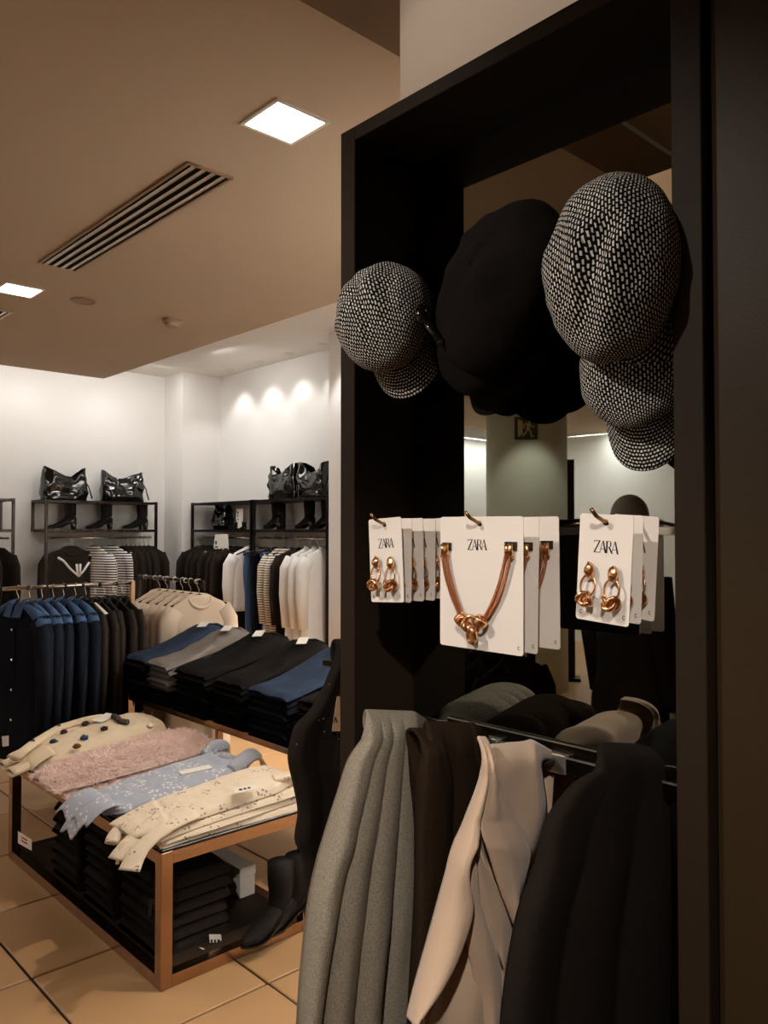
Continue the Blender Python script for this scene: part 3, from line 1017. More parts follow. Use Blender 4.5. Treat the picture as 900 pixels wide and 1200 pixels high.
gs = empty('scarf', (0.98, 1.075, RZ + 0.02), label='light grey melange wool scarf in long folds, leftmost on the frame', cat='scarf', group='scarves on the frame rail')
ST1 = [(868, 424, 496), (890, 409, 499), (930, 396, 499), (980, 380, 499), (1040, 363, 498), (1120, 352, 490), (1200, 346, 483), (1330, 340, 476), (1500, 338, 470)]
wpart(drape(1.075, 0.045, ST1, grey_fold, 0.036), 'front_drape', 'grey_wool', gs, smooth=True, solid=0.006)
# nested loops of the same scarf next to the arm clamp
for k, (u0, u1, dv) in enumerate(((448, 486, 4), (462, 500, 10))):
    stn = [(868 + dv, u0, u1), (900, u0 + 6, u1 + 2), (960, u0 + 8, u1), (1060, u0 + 2, u1 - 6), (1200, u0 - 10, u1 - 18), (1400, u0 - 14, u1 - 24)]
    wpart(drape(1.075 , 0.030 - 0.008 * k, stn, lambda a, b: 0.010 * math.sin(PI * a) + 0.004 * nz(a * 4, b * 3, k), 0.030 - 0.006 * k, 24, 60), 'scarf_loop', 'grey_wool', gs, smooth=True, solid=0.005)


def brown_fold(a, b):
    d = 0.016 * abs(math.sin(PI * (2.1 * a + 0.25 + 0.15 * b))) ** 0.8 * (0.4 + 0.6 * min(1, b * 4))
    return d + 0.005 * nz(a * 5, b * 5, 9.1)


bs = empty('scarf', (0.98, 0.948, RZ + 0.02), label='dark brown woolly scarf between the grey and the beige scarf', cat='scarf', group='scarves on the frame rail')
ST2 = [(884, 496, 566), (905, 489, 575), (960, 487, 578), (1040, 486, 577), (1200, 478, 562), (1480, 470, 550)]
wpart(drape(0.948, 0.042, ST2, brown_fold, 0.036), 'front_drape', 'brown_wool', bs, smooth=True, solid=0.007)
stn = [(886, 494, 524), (910, 490, 530), (980, 488, 532), (1100, 486, 528), (1300, 480, 520)]
wpart(drape(0.948, 0.055, stn, lambda a, b: 0.014 * math.sin(PI * a) + 0.004 * nz(a * 4, b * 6, 2), 0.02, 24, 60), 'scarf_loop', 'brown_wool', bs, smooth=True, solid=0.006)
p = at(1, 0.885, 507, 888)
wpart(MB().ball(p, 0.0045, nu=10, nv=8), 'pin_head', 'card', bs, smooth=True)

be = empty('scarf', (0.98, 0.803, RZ + 0.02), label='beige suede-like scarf with stitched edges and a gaping fold', cat='scarf', group='scarves on the frame rail')
STA = [(908, 570, 634), (930, 560, 637), (960, 548, 640), (1004, 530, 630), (1040, 521, 614), (1080, 512, 603), (1140, 496, 594), (1180, 486, 589), (1200, 482, 586), (1480, 474, 566)]


def beige_base(a, b):
    return 0.010 * math.sin(3 * PI * a + 2.5 * b) * min(1, b * 4) + 0.005 * nz(a * 4, b * 4, 3.3) + 0.012 * (1 - a) * b


wpart(drape(0.803, 0.034, STA, beige_base, 0.026, 60, 80, tilt=-10), 'inner_layer', 'beige_suede', be, smooth=True, solid=0.004)
VT = list(np.linspace(902, 968, 22))
# outer layer: one sheet from the outer edge to the fold, torn open below v=968
LS = [(902, 564, 573), (912, 562, 573), (930, 556, 570), (950, 548, 566), (968, 541, 562), (985, 533, 556), (1003, 527, 547), (1020, 523, 545), (1060, 512, 552), (1100, 501, 541), (1150, 487, 514), (1180, 479.5, 490), (1192, 477.5, 480)]
RS = [(902, 573, 579), (912, 573, 583), (930, 570, 590), (950, 566, 600), (968, 562, 609), (985, 564, 616), (1000, 569, 621), (1030, 578, 614), (1060, 590, 606), (1082, 599, 601)]


def open_l(a, b):
    v = 902 + 290 * b
    k = min(1, max(0, (v - 962) / 25))
    return 0.007 * math.sin(PI * a) * min(1, b * 6) + k * 0.022 * a * (1 - 0.75 * max(0, a - 0.8) / 0.2) + 0.004 * nz(a * 3, b * 6, 6.2) * math.sin(PI * a)


def open_r(a, b):
    v = 902 + 180 * b
    k = min(1, max(0, (v - 962) / 25))
    return k * 0.018 * math.sin(PI * min(1, a * 0.7 + 0.2)) * (1 - a * a * 0.6) + 0.004 * math.sin(PI * a) + 0.004 * nz(a * 3 + 5, b * 6, 6.2) * math.sin(PI * a)


wl = drape(0.803, 0.048, LS, open_l, 0.032, 26, 70, over=True, half=True, close=0.8, vlist=VT + list(np.linspace(971, 1192, 60)))
wr_ = drape(0.803, 0.048, RS, open_r, 0.032, 22, 70, over=True, half=True, close=0, vlist=VT + list(np.linspace(971, 1082, 34)))
wl.add(wr_.v, wr_.f, wr_.uv)
o = wpart(wl, 'outer_layer', 'beige_suede', be, smooth=True)
bm = bmesh.new()
bm.from_mesh(o.data)
bmesh.ops.remove_doubles(bm, verts=bm.verts, dist=0.0006)
bm.to_mesh(o.data)
bm.free()
sd_ = o.modifiers.new('solid', 'SOLIDIFY')
sd_.thickness = 0.0035
sd_.offset = 0
layers = [
    ('stitched_flap', 0.040, [(1000, 546, 550), (1012, 543, 555), (1030, 540, 558), (1050, 539, 562), (1080, 543, 571), (1110, 548, 581), (1135, 553, 589), (1200, 565, 584), (1300, 570, 580)], 0.016),
    ('lower_flap', 0.036, [(985, 554, 558), (1010, 551, 567), (1040, 556, 582), (1075, 562, 600), (1130, 573, 594), (1200, 578, 586)], 0.012)]
for nm, off, st, bul in layers:
    w = drape(0.803, off, st, lambda a, b: bul * math.sin(PI * min(1, max(0, a))) ** 0.8 + 0.004 * nz(a * 3 + off * 99, b * 5, 6.2), 0.032, 26, 70, over=False, close=0)
    wpart(w, nm, 'beige_suede', be, smooth=True, solid=0.0035)
# stitching along the flap edges
for off, pts in ((0.052, [(550, 1000), (556, 1014), (558, 1030), (562, 1050), (571, 1080), (581, 1110), (589, 1135)]), (0.047, [(558, 985), (567, 1010), (582, 1040), (600, 1075)])):
    wpart(MB().tube([at(1, 0.803 - off, u, v) for u, v in pts], 0.0018, 6), 'edge_stitching', 'beige_edge', be, smooth=True)

ks = empty('scarf', (1.0, 0.640, RZ + 0.02), label='wide black scarf, rightmost on the frame rail', cat='scarf', group='scarves on the frame rail')
STK = [(905, 697, 792), (920, 672, 795), (960, 642, 797), (1010, 628, 797), (1078, 605, 796), (1190, 588, 795), (1330, 584, 790), (1480, 582, 785)]
wpart(drape(0.640, 0.03, STK, lambda a, b: 0.014 * abs(math.sin(PI * (3 * a + 0.2 * b))) * min(1, b * 4) + 0.004 * nz(a * 4, b * 4, 8.8), 0.024), 'front_drape', 'black_cloth', ks, smooth=True, solid=0.006)

# black jacket on the rail at the far side of the frame
wpart(MB().box((1.228, Y1, 1.170), (1.242, 1.54, 1.184), 0.002), 'side_rail', 'darkmetal', fr)
bj = empty('jacket', (1.2, 1.5, 1.2), label='black jacket hanging beyond the left edge of the display frame, by the jeans', cat='jacket')
STJ = [(775, 392, 430), (790, 386, 432), (815, 375, 433), (835, 362, 433), (850, 347, 434), (864, 342, 434), (888, 338.5, 434), (920, 345, 434), (950, 350, 432), (984, 346.5, 430), (1000, 354, 430), (1060, 362, 430), (1150, 366, 430), (1300, 370, 428)]
wpart(drape(1.5, 0.05, STJ, lambda a, b: 0.012 * abs(math.sin(PI * (2 * a + 0.3))) + 0.010 * nz(a * 4, b * 9, 5), 0.04, 40, 90), 'body', 'black_cloth', bj, smooth=True, solid=0.008)
mb = MB()
for u, v in ((386, 802), (380, 857.5), (395.5, 859.5), (379, 842), (374, 844), (348, 872), (396.5, 866)):
    mb.ball(at(1, 1.42, u, v), 0.0017, nu=8, nv=6)
wpart(mb, 'stud', 'chrome', bj, smooth=True)
pts = [at(1, 1.42, u, v) for u, v in ((395, 816), (398.5, 816), (399, 857), (389, 857))]
wpart(MB().prism([(p.x, p.z) for p in pts], (0, 1.42, 0), (1, 0, 0), (0, 0, 1), (0, 1, 0), 0.001), 'hang_tag', 'tan_card', bj)
mk = [at(1, 1.419, u, v) for u, v in ((391, 847), (393, 840), (394, 840), (396, 847), (394.5, 847), (393.6, 842.5), (392.2, 847))]
wpart(MB().prism([(p.x, p.z) for p in mk], (0, 1.4195, 0), (1, 0, 0), (0, 0, 1), (0, 1, 0), 0.0005), 'tag_print', 'ink', bj)

# ================================================================== LOW BRONZE TABLE
TX, TY, TX2, TY2, TZ, TB = 1.262, 2.418, 1.884, 3.885, 0.445, 0.042
tb = empty('display_table', ((TX + TX2) / 2, (TY + TY2) / 2, 0), label='low polished bronze frame table with black top, carrying folded blouses', cat='table')


def table_frame(root, x0, y0, x1, y1, z, b, m='bronze', bottom=True):
    for x in (x0, x1 - b):
        for y in (y0, y1 - b):
            wpart(MB().box((x, y, 0.0 if not bottom else 0.0), (x + b, y + b, z), 0.0012), 'leg', m, root)
    for zz, nm in ((z - b, 'top_rail'), (0.0, 'bottom_rail')) if bottom else ((z - b, 'top_rail'),):
        for y in (y0, y1 - b):
            wpart(MB().box((x0 + b, y + 0.0008, zz + 0.0004), (x1 - b, y + b - 0.0008, zz + b - 0.0006)), nm, m, root)
        for x in (x0, x1 - b):
            wpart(MB().box((x + 0.0008, y0 + b, zz + 0.0004), (x + b - 0.0008, y1 - b, zz + b - 0.0006)), nm, m, root)


table_frame(tb, TX, TY, TX2, TY2, TZ, TB)
wpart(MB().box((TX + 0.006, TY + 0.006, TZ), (TX2 - 0.006, TY2 - 0.006, TZ + 0.007), 0.001), 'table_top', 'laminate_gloss', tb)
wpart(MB().box((TX + TB, TY + TB, 0.016), (TX2 - TB, TY2 - TB, 0.040)), 'bottom_shelf', 'laminate', tb)
TT = TZ + 0.007


def lump(x0, x1, yn, yf, zb, zt, p=5.0, nu=36, nv=60, wr=0.004, seed=0.0, ends=(0.5, 0.5), crease=None):
    """Folded cloth lying along x; yn/yf/zb/zt are functions of t (0 at the table edge)."""
    mb = MB()
    rows = []
    for j in range(nv + 1):
        t = j / nv
        x = x0 + (x1 - x0) * t
        # rounded ends
        e0 = min(1.0, (t * (x1 - x0) / 0.022)) if t < 0.5 else min(1.0, ((1 - t) * (x1 - x0) / 0.022))
        e = (1 - (1 - e0) ** 2.2) ** 0.5
        k = ends[0] if t < 0.5 else ends[1]
        hh = k + (1 - k) * e
        a, b = yn(t), yf(t)
        B, T = zb(t), zt(t)
        row = []
        for i in range(nu):
            s = -1 + 2 * i / (nu - 1)
            s2 = math.copysign(abs(s) ** 0.75, s)
            prof = max(0.0, 1 - abs(s2) ** p) ** (1 / 2.2)
            y = (a + b) / 2 + (b - a) / 2 * s2 * (0.94 + 0.06 * e)
            w = wr * (nz(x * 16 + seed, y * 16, seed) + 0.6 * nz(x * 38, y * 30 + seed, 2.2)) * prof
            if crease:
                w += crease(t, s) * prof
            row.append((x, y + 0.25 * w, B + (T - B) * prof * hh + w))
        # underside returns
        rows.append(row)
    mb.grid(nu, nv + 1, lambda a, b: rows[int(round(b * nv))][int(round(a * (nu - 1)))])
    # flat underside
    n0 = len(mb.v)
    und = []
    for j in range(0, nv + 1, 6):
        t = j / nv
        x = x0 + (x1 - x0) * t
        und.append([(x, yn(t), zb(t)), (x, yf(t), zb(t))])
    mb.grid(2, len(und), lambda a, b: und[int(round(b * (len(und) - 1)))][int(round(a))])
    return mb


def L(*p):
    xs = [q[0] for q in p]
    ys = [q[1] for q in p]
    return lambda t: float(np.interp(t, xs, ys))


def flatlist(kind, label, cat, m, mb, group=None, **k):
    o = mb.build(kind, m, None, smooth=True, **k)
    return tag(o, label, cat, group)


def price_tag(root, c, ax, ay, w, h, marks=True):
    """small white paper label lying at c, spanned by ax, ay."""
    ax, ay = Vector(ax).normalized(), Vector(ay).normalized()
    an = ax.cross(ay)
    b = wpart(MB().prism([(-w / 2, -h / 2), (w / 2, -h / 2), (w / 2, h / 2), (-w / 2, h / 2)], c, ax, ay, an, 0.0012), 'price_tag', 'paper', root)
    if marks:
        mb = MB()
        o = Vector(c) + an * 0.0013
        for x0, x1 in ((-0.30, -0.16), (-0.10, 0.02), (0.08, 0.2)):
            mb.prism([(x0 * w, -0.2 * h), (x1 * w, -0.2 * h), (x1 * w, 0.15 * h), (x0 * w, 0.15 * h)], o, ax, ay, an, 0.0004)
        wpart(mb, 'tag_print', 'ink', b)
    return b


# ---- cream floral blouses (nearest pile)
for k in range(3):
    zb = L((0, TT + 0.012 * k), (0.15, TT + 0.016 * k), (1, TT + 0.028 * k))
    zt = L((0, TT + 0.012 * (k + 1)), (0.15, TT + 0.016 * (k + 1) + 0.001), (1, TT + 0.028 * (k + 1)))
    dx = 0.012 * math.sin(k * 2.3)
    flatlist('folded_blouse', 'cream floral blouse folded under the top one of the nearest pile, ' + ORD[k], 'blouse', 'cream_print',
             lump(1.27 + dx, 1.85 + dx * 0.6, lambda t, k=k: 2.436 + 0.006 * math.sin(k * 3 + t * 5), lambda t: 2.70, zb, zt, 9, 30, 40, 0.003, k * 3.1), 'folded cream floral blouses')
tc_ = empty('folded_blouse', (1.5, 2.57, TT + 0.05), label='cream floral blouse on top of the nearest pile, sleeves hanging over the table edge', cat='blouse', group='folded cream floral blouses')
H0 = L((0, TT + 0.037), (0.15, TT + 0.049), (1, TT + 0.085))
wpart(lump(1.20, 1.835, L((0, 2.50), (0.12, 2.462), (0.5, 2.452), (0.85, 2.445), (1, 2.47)), L((0, 2.68), (0.3, 2.715), (0.7, 2.71), (0.9, 2.70), (1, 2.67)),
           H0, L((0, TT + 0.050), (0.2, TT + 0.078), (0.6, TT + 0.105), (0.9, TT + 0.126), (1, TT + 0.128)), 4, 44, 80, 0.005, 4.4,
           crease=lambda t, s: -0.006 * math.exp(-((t - 0.24 - 0.06 * s) / 0.012) ** 2) + 0.004 * math.exp(-((t - 0.21 - 0.06 * s) / 0.02) ** 2)), 'body', 'cream_print', tc_, smooth=True)


def sleeve(path, r, flat, root, m, nm='sleeve', seed=0.0, wob=0.12, n=18):
    P = [Vector(p) for p in path]
    q = []
    for i in range(len(P) - 1):
        p0, p1, p2, p3 = P[max(i - 1, 0)], P[i], P[i + 1], P[min(i + 2, len(P) - 1)]
        for t in (0, 0.2, 0.4, 0.6, 0.8):
            q.append(0.5 * ((2 * p1) + (p2 - p0) * t + (2 * p0 - 5 * p1 + 4 * p2 - p3) * t * t + (3 * p1 - p0 - 3 * p2 + p3) * t ** 3))
    q.append(P[-1])
    rr = [smooth_interp(list(np.linspace(0, 1, len(r))), r, i / (len(q) - 1)) for i in range(len(q))]
    mb = MB().tube(q, rr, n, flat=1.0)
    for i, v in enumerate(mb.v):
        c = q[i // n]
        d = Vector(v) - c
        d.z *= flat
        k = 1 + wob * nz(v[0] * 30 + seed, v[1] * 30, v[2] * 30) + wob * 0.8 * math.sin((i % n) / n * 2 * PI * 3 + seed)
        mb.v[i] = tuple(c + d * k)
    return wpart(mb, nm, m, root, smooth=True)


sleeve([(1.42, 2.475, TT + 0.070), (1.30, 2.462, TT + 0.058), (1.20, 2.44, TT + 0.022), (1.145, 2.41, TT - 0.024)], [0.03, 0.034, 0.032, 0.036], 0.34, tc_, 'cream_print', seed=1)
sleeve([(1.40, 2.57, TT + 0.078), (1.29, 2.545, TT + 0.056), (1.19, 2.51, TT + 0.020), (1.135, 2.49, TT - 0.010)], [0.03, 0.034, 0.032, 0.028], 0.36, tc_, 'cream_print', seed=2)
sleeve([(1.30, 2.66, TT + 0.055), (1.22, 2.62, TT + 0.035), (1.16, 2.57, TT + 0.012)], [0.026, 0.030, 0.022], 0.4, tc_, 'cream_print', seed=3)
wpart(MB().tube([(1.19, 2.50, TT + 0.030), (1.168, 2.50, TT + 0.028), (1.150, 2.49, TT + 0.004), (1.142, 2.485, TT - 0.026)], [0.009, 0.010, 0.008, 0.008], 10, flat=0.5), 'cuff_tie', 'cream_print', tc_, smooth=True)
# neckline: rolled collar with the tan inside showing
cpts = [at(2, TT + 0.115, u, v) for u, v in ((303, 889), (309, 893), (313, 901), (320, 908), (330, 906))]
wpart(MB().grid(5, 5, lambda a, b: cpts[int(round(a * 4))] + Vector((0.010 * b, 0.0, 0.012 - 0.058 * b))), 'collar', 'satin_beige', tc_, smooth=True, solid=0.006, sub=1)
sleeve([(1.76, 2.50, TT + 0.11), (1.82, 2.475, TT + 0.118), (1.88, 2.46, TT + 0.112)], [0.03, 0.034, 0.022], 0.5, tc_, 'cream_print', 'shoulder_puff', seed=5)
price_tag(tc_, at(2, TT + 0.122, 288, 925) + Vector((0, 0, 0.002)), (0.9, -0.25, 0.05), (0.3, 0.9, 0.05), 0.085, 0.045)

# ---- blue floral blouses
for k in range(2):
    zb = L((0, TT + 0.012 * k), (1, TT + 0.03 * k))
    zt = L((0, TT + 0.012 * (k + 1)), (1, TT + 0.03 * (k + 1)))
    flatlist('folded_blouse', 'blue floral blouse folded under the top blue one, ' + ORD[k] + ' of its pile', 'blouse', 'blue_print',
             lump(1.28, 1.85, lambda t: 2.775, lambda t: 3.055, zb, zt, 9, 30, 40, 0.003, k * 2.1 + 7), 'folded blue floral blouses')
tbl = empty('folded_blouse', (1.5, 2.9, TT + 0.05), label='pale blue floral blouse with ruffled hem, on top of the second pile', cat='blouse', group='folded blue floral blouses')
wpart(lump(1.235, 1.87, L((0, 2.80), (0.1, 2.762), (0.5, 2.752), (0.8, 2.765), (1, 2.82)), L((0, 3.02), (0.3, 3.06), (0.7, 3.07), (0.9, 3.05), (1, 3.02)),
           L((0, TT + 0.025), (1, TT + 0.061)), L((0, TT + 0.048), (0.25, TT + 0.066), (0.6, TT + 0.088), (0.85, TT + 0.104), (1, TT + 0.10)), 4, 44, 80, 0.005, 9.4,
           crease=lambda t, s: 0.008 * math.exp(-((t - 0.84) / 0.03) ** 2) * math.exp(-((s - 0.2) / 0.4) ** 2)), 'body', 'blue_print', tbl, smooth=True)


def ruffle(y0, y1, xa, za, xb, zb, nf, amp, root, m, seed=0.0, nm='ruffle'):
    def fn(a, b):
        y = y0 + (y1 - y0) * a
        w = math.sin(2 * PI * nf * a + seed + 1.2 * math.sin(3 * a)) * amp * (0.15 + 0.85 * b)
        return (xa + (xb - xa) * b + 0.25 * w, y + 0.3 * w, za + (zb - za) * b ** 1.6 + w + 0.012 * math.sin(PI * b))
    return wpart(MB().grid(64, 14, fn), nm, m, root, smooth=True, solid=0.003)


ruffle(2.765, 3.045, 1.29, TT + 0.056, 1.155, TT + 0.004, 2.6, 0.013, tbl, 'blue_print', 0.5)
ruffle(2.80, 2.93, 1.20, TT + 0.012, 1.130, TT - 0.03, 1.4, 0.010, tbl, 'blue_print', 1.9)
sleeve([(1.78, 3.03, TT + 0.09), (1.84, 3.04, TT + 0.118), (1.895, 3.035, TT + 0.10)], [0.03, 0.036, 0.020], 0.75, tbl, 'blue_print', 'shoulder_puff', seed=7, wob=0.16)
sleeve([(1.76, 2.80, TT + 0.075), (1.83, 2.83, TT + 0.092), (1.90, 2.865, TT + 0.10), (1.955, 2.88, TT + 0.078)], [0.030, 0.036, 0.034, 0.018], 0.75, tbl, 'blue_print', 'shoulder_puff', seed=8, wob=0.16)
cp_ = [(1.845, 3.02, TT + 0.110), (1.80, 2.985, TT + 0.110), (1.785, 2.93, TT + 0.106), (1.80, 2.88, TT + 0.102), (1.84, 2.855, TT + 0.100)]
wpart(MB().tube(cp_, [0.006, 0.009, 0.010, 0.009, 0.006], 10, flat=0.7), 'collar', 'blue_print', tbl, smooth=True)
price_tag(tbl, at(2, TT + 0.092, 229, 902), (0.92, -0.22, 0.06), (0.25, 0.93, 0.03), 0.125, 0.048, False)

# ---- fluffy pink sweaters
def fluffy(label, x0, x1, y0, y1, zb, zt, seed, nblade):
    base = lump(x0, x1, y0, y1, zb, zt, 3.2, 30, 50, 0.013, seed)
    o = base.build('folded_sweater', 'pink_fluff', None, smooth=True)
    tag(o, label, 'sweater', 'folded pink fluffy sweaters')
    rs = random.Random(seed)
    vs, fs = [], []
    V = base.v
    nq = 30 * 51
    F_ = [f for f in base.f if max(f) < nq]
    for _ in range(nblade):
        f = rs.choice(F_)
        a, b, c, d_ = (Vector(V[i]) for i in f)
        u, w = rs.random(), rs.random()
        p = (a.lerp(b, u)).lerp(d_.lerp(c, u), w)
        n = (b - a).cross(d_ - a)
        if n.length < 1e-9:
            continue
        n.normalize()
        if n.z < -0.2:
            n = -n
        g = Vector((rs.gauss(0, 0.9), rs.gauss(0, 0.9), rs.gauss(0, 0.5) - 0.15)) + n * 1.1
        g.normalize()
        s = g.orthogonal().normalized() * rs.uniform(0.0009, 0.0018)
        l = rs.uniform(0.009, 0.024)
        k = Vector((rs.gauss(0, 1), rs.gauss(0, 1), rs.gauss(0, 1))) * 0.004
        i0 = len(vs)
        vs += [tuple(p - s), tuple(p + s), tuple(p + g * l * 0.6 + k + s * 0.7), tuple(p + g * l * 0.6 + k - s * 0.7), tuple(p + g * l + k * 2.2 - n * 0.003)]
        fs += [(i0, i0 + 1, i0 + 2, i0 + 3), (i0 + 3, i0 + 2, i0 + 4)]
    m2 = MB()
    m2.add(vs, fs)
    q = m2.build('fluff', 'pink_fluff', o, smooth=False)
    q['kind'] = 'stuff'
    return o


fluffy('dusty pink fluffy sweater folded under the top pink one', 1.23, 1.90, L((0, 3.14), (1, 3.13)), L((0, 3.44), (1, 3.45)), L((0, TT), (1, TT)), L((0, TT + 0.03), (1, TT + 0.06)), 21, 7000)
fluffy('dusty pink fluffy sweater on top of the third pile from the near end', 1.19, 1.91, L((0, 3.15), (0.3, 3.15), (1, 3.17)), L((0, 3.40), (0.4, 3.46), (1, 3.47)), L((0, TT + 0.028), (1, TT + 0.058)), L((0, TT + 0.062), (0.3, TT + 0.095), (0.7, TT + 0.112), (1, TT + 0.118)), 22, 15000)

# ---- cream cardigan with pompons
for k in range(2):
    flatlist('folded_cardigan', 'cream cardigan folded under the one with pompons, ' + ORD[k] + ' of its pile', 'cardigan', 'cream_knit',
             lump(1.27, 1.86, lambda t: 3.51, lambda t: 3.86, L((0, TT + 0.016 * k), (1, TT + 0.032 * k)), L((0, TT + 0.016 * (k + 1)), (1, TT + 0.032 * (k + 1))), 8, 26, 36, 0.003, 30 + k), 'folded cream cardigans')
cd = empty('folded_cardigan', (1.55, 3.68, TT + 0.05), label='cream knit cardigan dotted with dark pompons, on top of the farthest pile', cat='cardigan', group='folded cream cardigans')
yn_, yf_ = L((0, 3.56), (0.15, 3.50), (0.6, 3.50), (1, 3.56)), L((0, 3.80), (0.3, 3.86), (0.7, 3.88), (1, 3.83))
zt_ = L((0, TT + 0.052), (0.2, TT + 0.088), (0.6, TT + 0.13), (0.88, TT + 0.145), (1, TT + 0.125))
wpart(lump(1.22, 1.89, yn_, yf_, L((0, TT + 0.033), (1, TT + 0.065)), zt_, 3.4, 44, 80, 0.005, 12.4,
           crease=lambda t, s: -0.008 * math.exp(-((s - 0.42) / 0.05) ** 2) + 0.006 * math.exp(-((s - 0.55) / 0.09) ** 2)), 'body', 'cream_knit', cd, smooth=True)
# ribbed cuffs and hem at the table edge
for y0, y1, xa, xb in ((3.53, 3.63, 1.25, 1.165), (3.66, 3.75, 1.25, 1.175)):
    def cuff(a, b, y0=y0, y1=y1, xa=xa, xb=xb):
        th = 2 * PI * a
        rr = 1 + 0.06 * math.sin(th * 14)
        return (xa + (xb - xa) * b, (y0 + y1) / 2 + (y1 - y0) / 2 * math.cos(th) * rr, TT + 0.042 - 0.022 * b + 0.014 * math.sin(th) * rr)
    wpart(MB().grid(84, 6, cuff, cu=True), 'ribbed_cuff', 'cream_knit', cd, smooth=True, solid=0.003)


def rib(a, b):
    y = 3.505 + 0.14 * a
    return (1.23 + 0.10 * b, y, TT + 0.03 + 0.055 * b ** 0.6 + 0.003 * math.sin(a * 2 * PI * 13) + 0.012 * math.sin(PI * a))


wpart(MB().grid(120, 8, rib), 'ribbed_hem', 'cream_knit', cd, smooth=True, solid=0.003)
band_ = [(18, 889), (40, 872), (70, 854), (100, 845), (118, 842)]
bp_ = [at(2, TT + 0.075 + 0.06 * i / 4, u, v) for i, (u, v) in enumerate(band_)]
wpart(MB().tube([p + Vector((0, 0, 0.004)) for p in bp_], 0.016, 10, flat=1.6), 'button_band', 'cream_knit', cd, smooth=True)
mb = MB()
for (u, v), p in zip(((41, 868), (67, 852)), (bp_[1], bp_[2])):
    q = p + Vector((-0.012, -0.012, 0.018))
    mb.tube(torus_path(q, 0.008, (-0.5, -0.5, 0.7), 14), 0.003, 8, closed=True).ball(q, 0.006, 0.006, 0.003, 10, 6)
wpart(mb, 'cardigan_button', 'black_clip', cd, smooth=True)
pom = [(63, 871, 'pom_navy'), (75, 859.5, 'pom_brown'), (100.5, 849.5, 'pom_brown'), (99, 866, 'pom_navy'), (90, 876, 'pom_rust'), (122, 855.5, 'pom_brown'), (137, 843, 'pom_brown'), (176, 852, 'cream_knit')]
for i, (u, v, m) in enumerate(pom):
    # find the height at which this sits on the knit
    zz = TT + 0.10
    for _ in range(4):
        q = at(2, zz, u, v)
        t = min(1, max(0, (q.x - 1.22) / 0.67))
        zz = zt_(t) - 0.002
    wpart(MB().ball(q + Vector((0, 0, 0.006)), 0.017, 0.015, 0.012, 16, 12, 0.45, i * 7), 'pompon', m, cd, smooth=True)
price_tag(cd, at(2, TT + 0.142, 122, 841), (0.8, 0.5, 0.05), (-0.5, 0.8, 0.1), 0.13, 0.06, False)
wpart(MB().tube([at(2, TT + 0.146, u, v) for u, v in ((133, 839), (141, 845), (150, 846))], 0.013, 10), 'neckline', 'pom_brown', cd, smooth=True)

# ---- under the table
n = 0
for (ya, yb, cnt) in ((2.53, 2.86, 6), (2.90, 3.18, 7), (3.22, 3.50, 7)):
    for k in range(cnt):
        z0 = 0.040 + 0.044 * k
        xx0, xx1 = 1.315 + 0.006 * math.sin(k * 2.1 + n), 1.60 + 0.008 * math.cos(k * 1.7)
        flatlist('folded_sweater', 'black sweater under the low table, %s in the %s stack' % (ORD[k], NTH[n]), 'sweater', 'black_cloth',
                 lump(xx0, xx1, lambda t, ya=ya, k=k: ya + 0.004 * math.sin(k), lambda t, yb=yb, k=k: yb + 0.004 * math.cos(k), lambda t, z0=z0: z0, lambda t, z0=z0: z0 + 0.0435, 7, 22, 16, 0.002, n * 5 + k), 'black folded sweaters under the table')
    n += 1


def make_boot(label=None, group=None, m='suede', shaft=0.17, heel=0.055):
    """ankle boot, toe towards -x, base at z=0."""
    root = empty('ankle_boot', label=label, cat='boot', group=group)
    rings = []
    N = 20
    prof = [  # centre x, centre z, half length(x), half width(y), tilt
        (0.030, heel + shaft + 0.02, 0.052, 0.046, 0.0), (0.031, heel + shaft * 0.75, 0.052, 0.045, 0.0), (0.034, heel + shaft * 0.45, 0.049, 0.041, 0.03),
        (0.030, heel + 0.055, 0.055, 0.038, 0.25), (0.012, heel + 0.030, 0.068, 0.038, 0.62)]
    for cx, cz, a, b, t in prof:
        rings.append([(cx + a * math.cos(2 * PI * i / N) * math.cos(t), b * math.sin(2 * PI * i / N), cz + a * math.cos(2 * PI * i / N) * math.sin(t)) for i in range(N)])
    MB().loft(rings).build('shaft', m, root, smooth=True)
    foot = []
    for cx, zc, w, h in ((0.082, heel + 0.030, 0.020, 0.030), (0.070, heel + 0.028, 0.034, 0.034), (0.035, heel + 0.027, 0.036, 0.036), (0.0, heel * 0.86 + 0.028, 0.036, 0.038), (-0.035, heel * 0.55 + 0.027, 0.037, 0.034), (-0.075, heel * 0.22 + 0.026, 0.040, 0.026), (-0.115, 0.026, 0.036, 0.020), (-0.145, 0.024, 0.024, 0.016), (-0.165, 0.020, 0.008, 0.010)):
        foot.append([(cx, w * math.cos(2 * PI * i / N), zc + h * max(-0.7, math.sin(2 * PI * i / N))) for i in range(N)])
    MB().loft(foot).build('foot', m, root, smooth=True)
    hl = [[(0.062 + sx * math.cos(2 * PI * i / 14), sx * math.sin(2 * PI * i / 14), z) for i in range(14)] for z, sx in ((0.0, 0.022), (heel * 0.6, 0.025), (heel + 0.01, 0.031))]
    MB().loft(hl).build('heel', 'black_leather', root, smooth=True)
    sole = []
    for cx, zc, w in ((0.085, heel, 0.02), (0.04, heel - 0.002, 0.036), (0.0, heel * 0.84 - 0.004, 0.036), (-0.035, heel * 0.5 - 0.004, 0.037), (-0.075, heel * 0.12, 0.040), (-0.12, 0.004, 0.036), (-0.15, 0.006, 0.022), (-0.168, 0.010, 0.006)):
        sole.append([(cx, -w, zc), (cx, w, zc), (cx, w * 1.02, zc + 0.007), (cx, -w * 1.02, zc + 0.007)])
    MB().loft(sole).build('sole', 'black_leather', root)
    return root


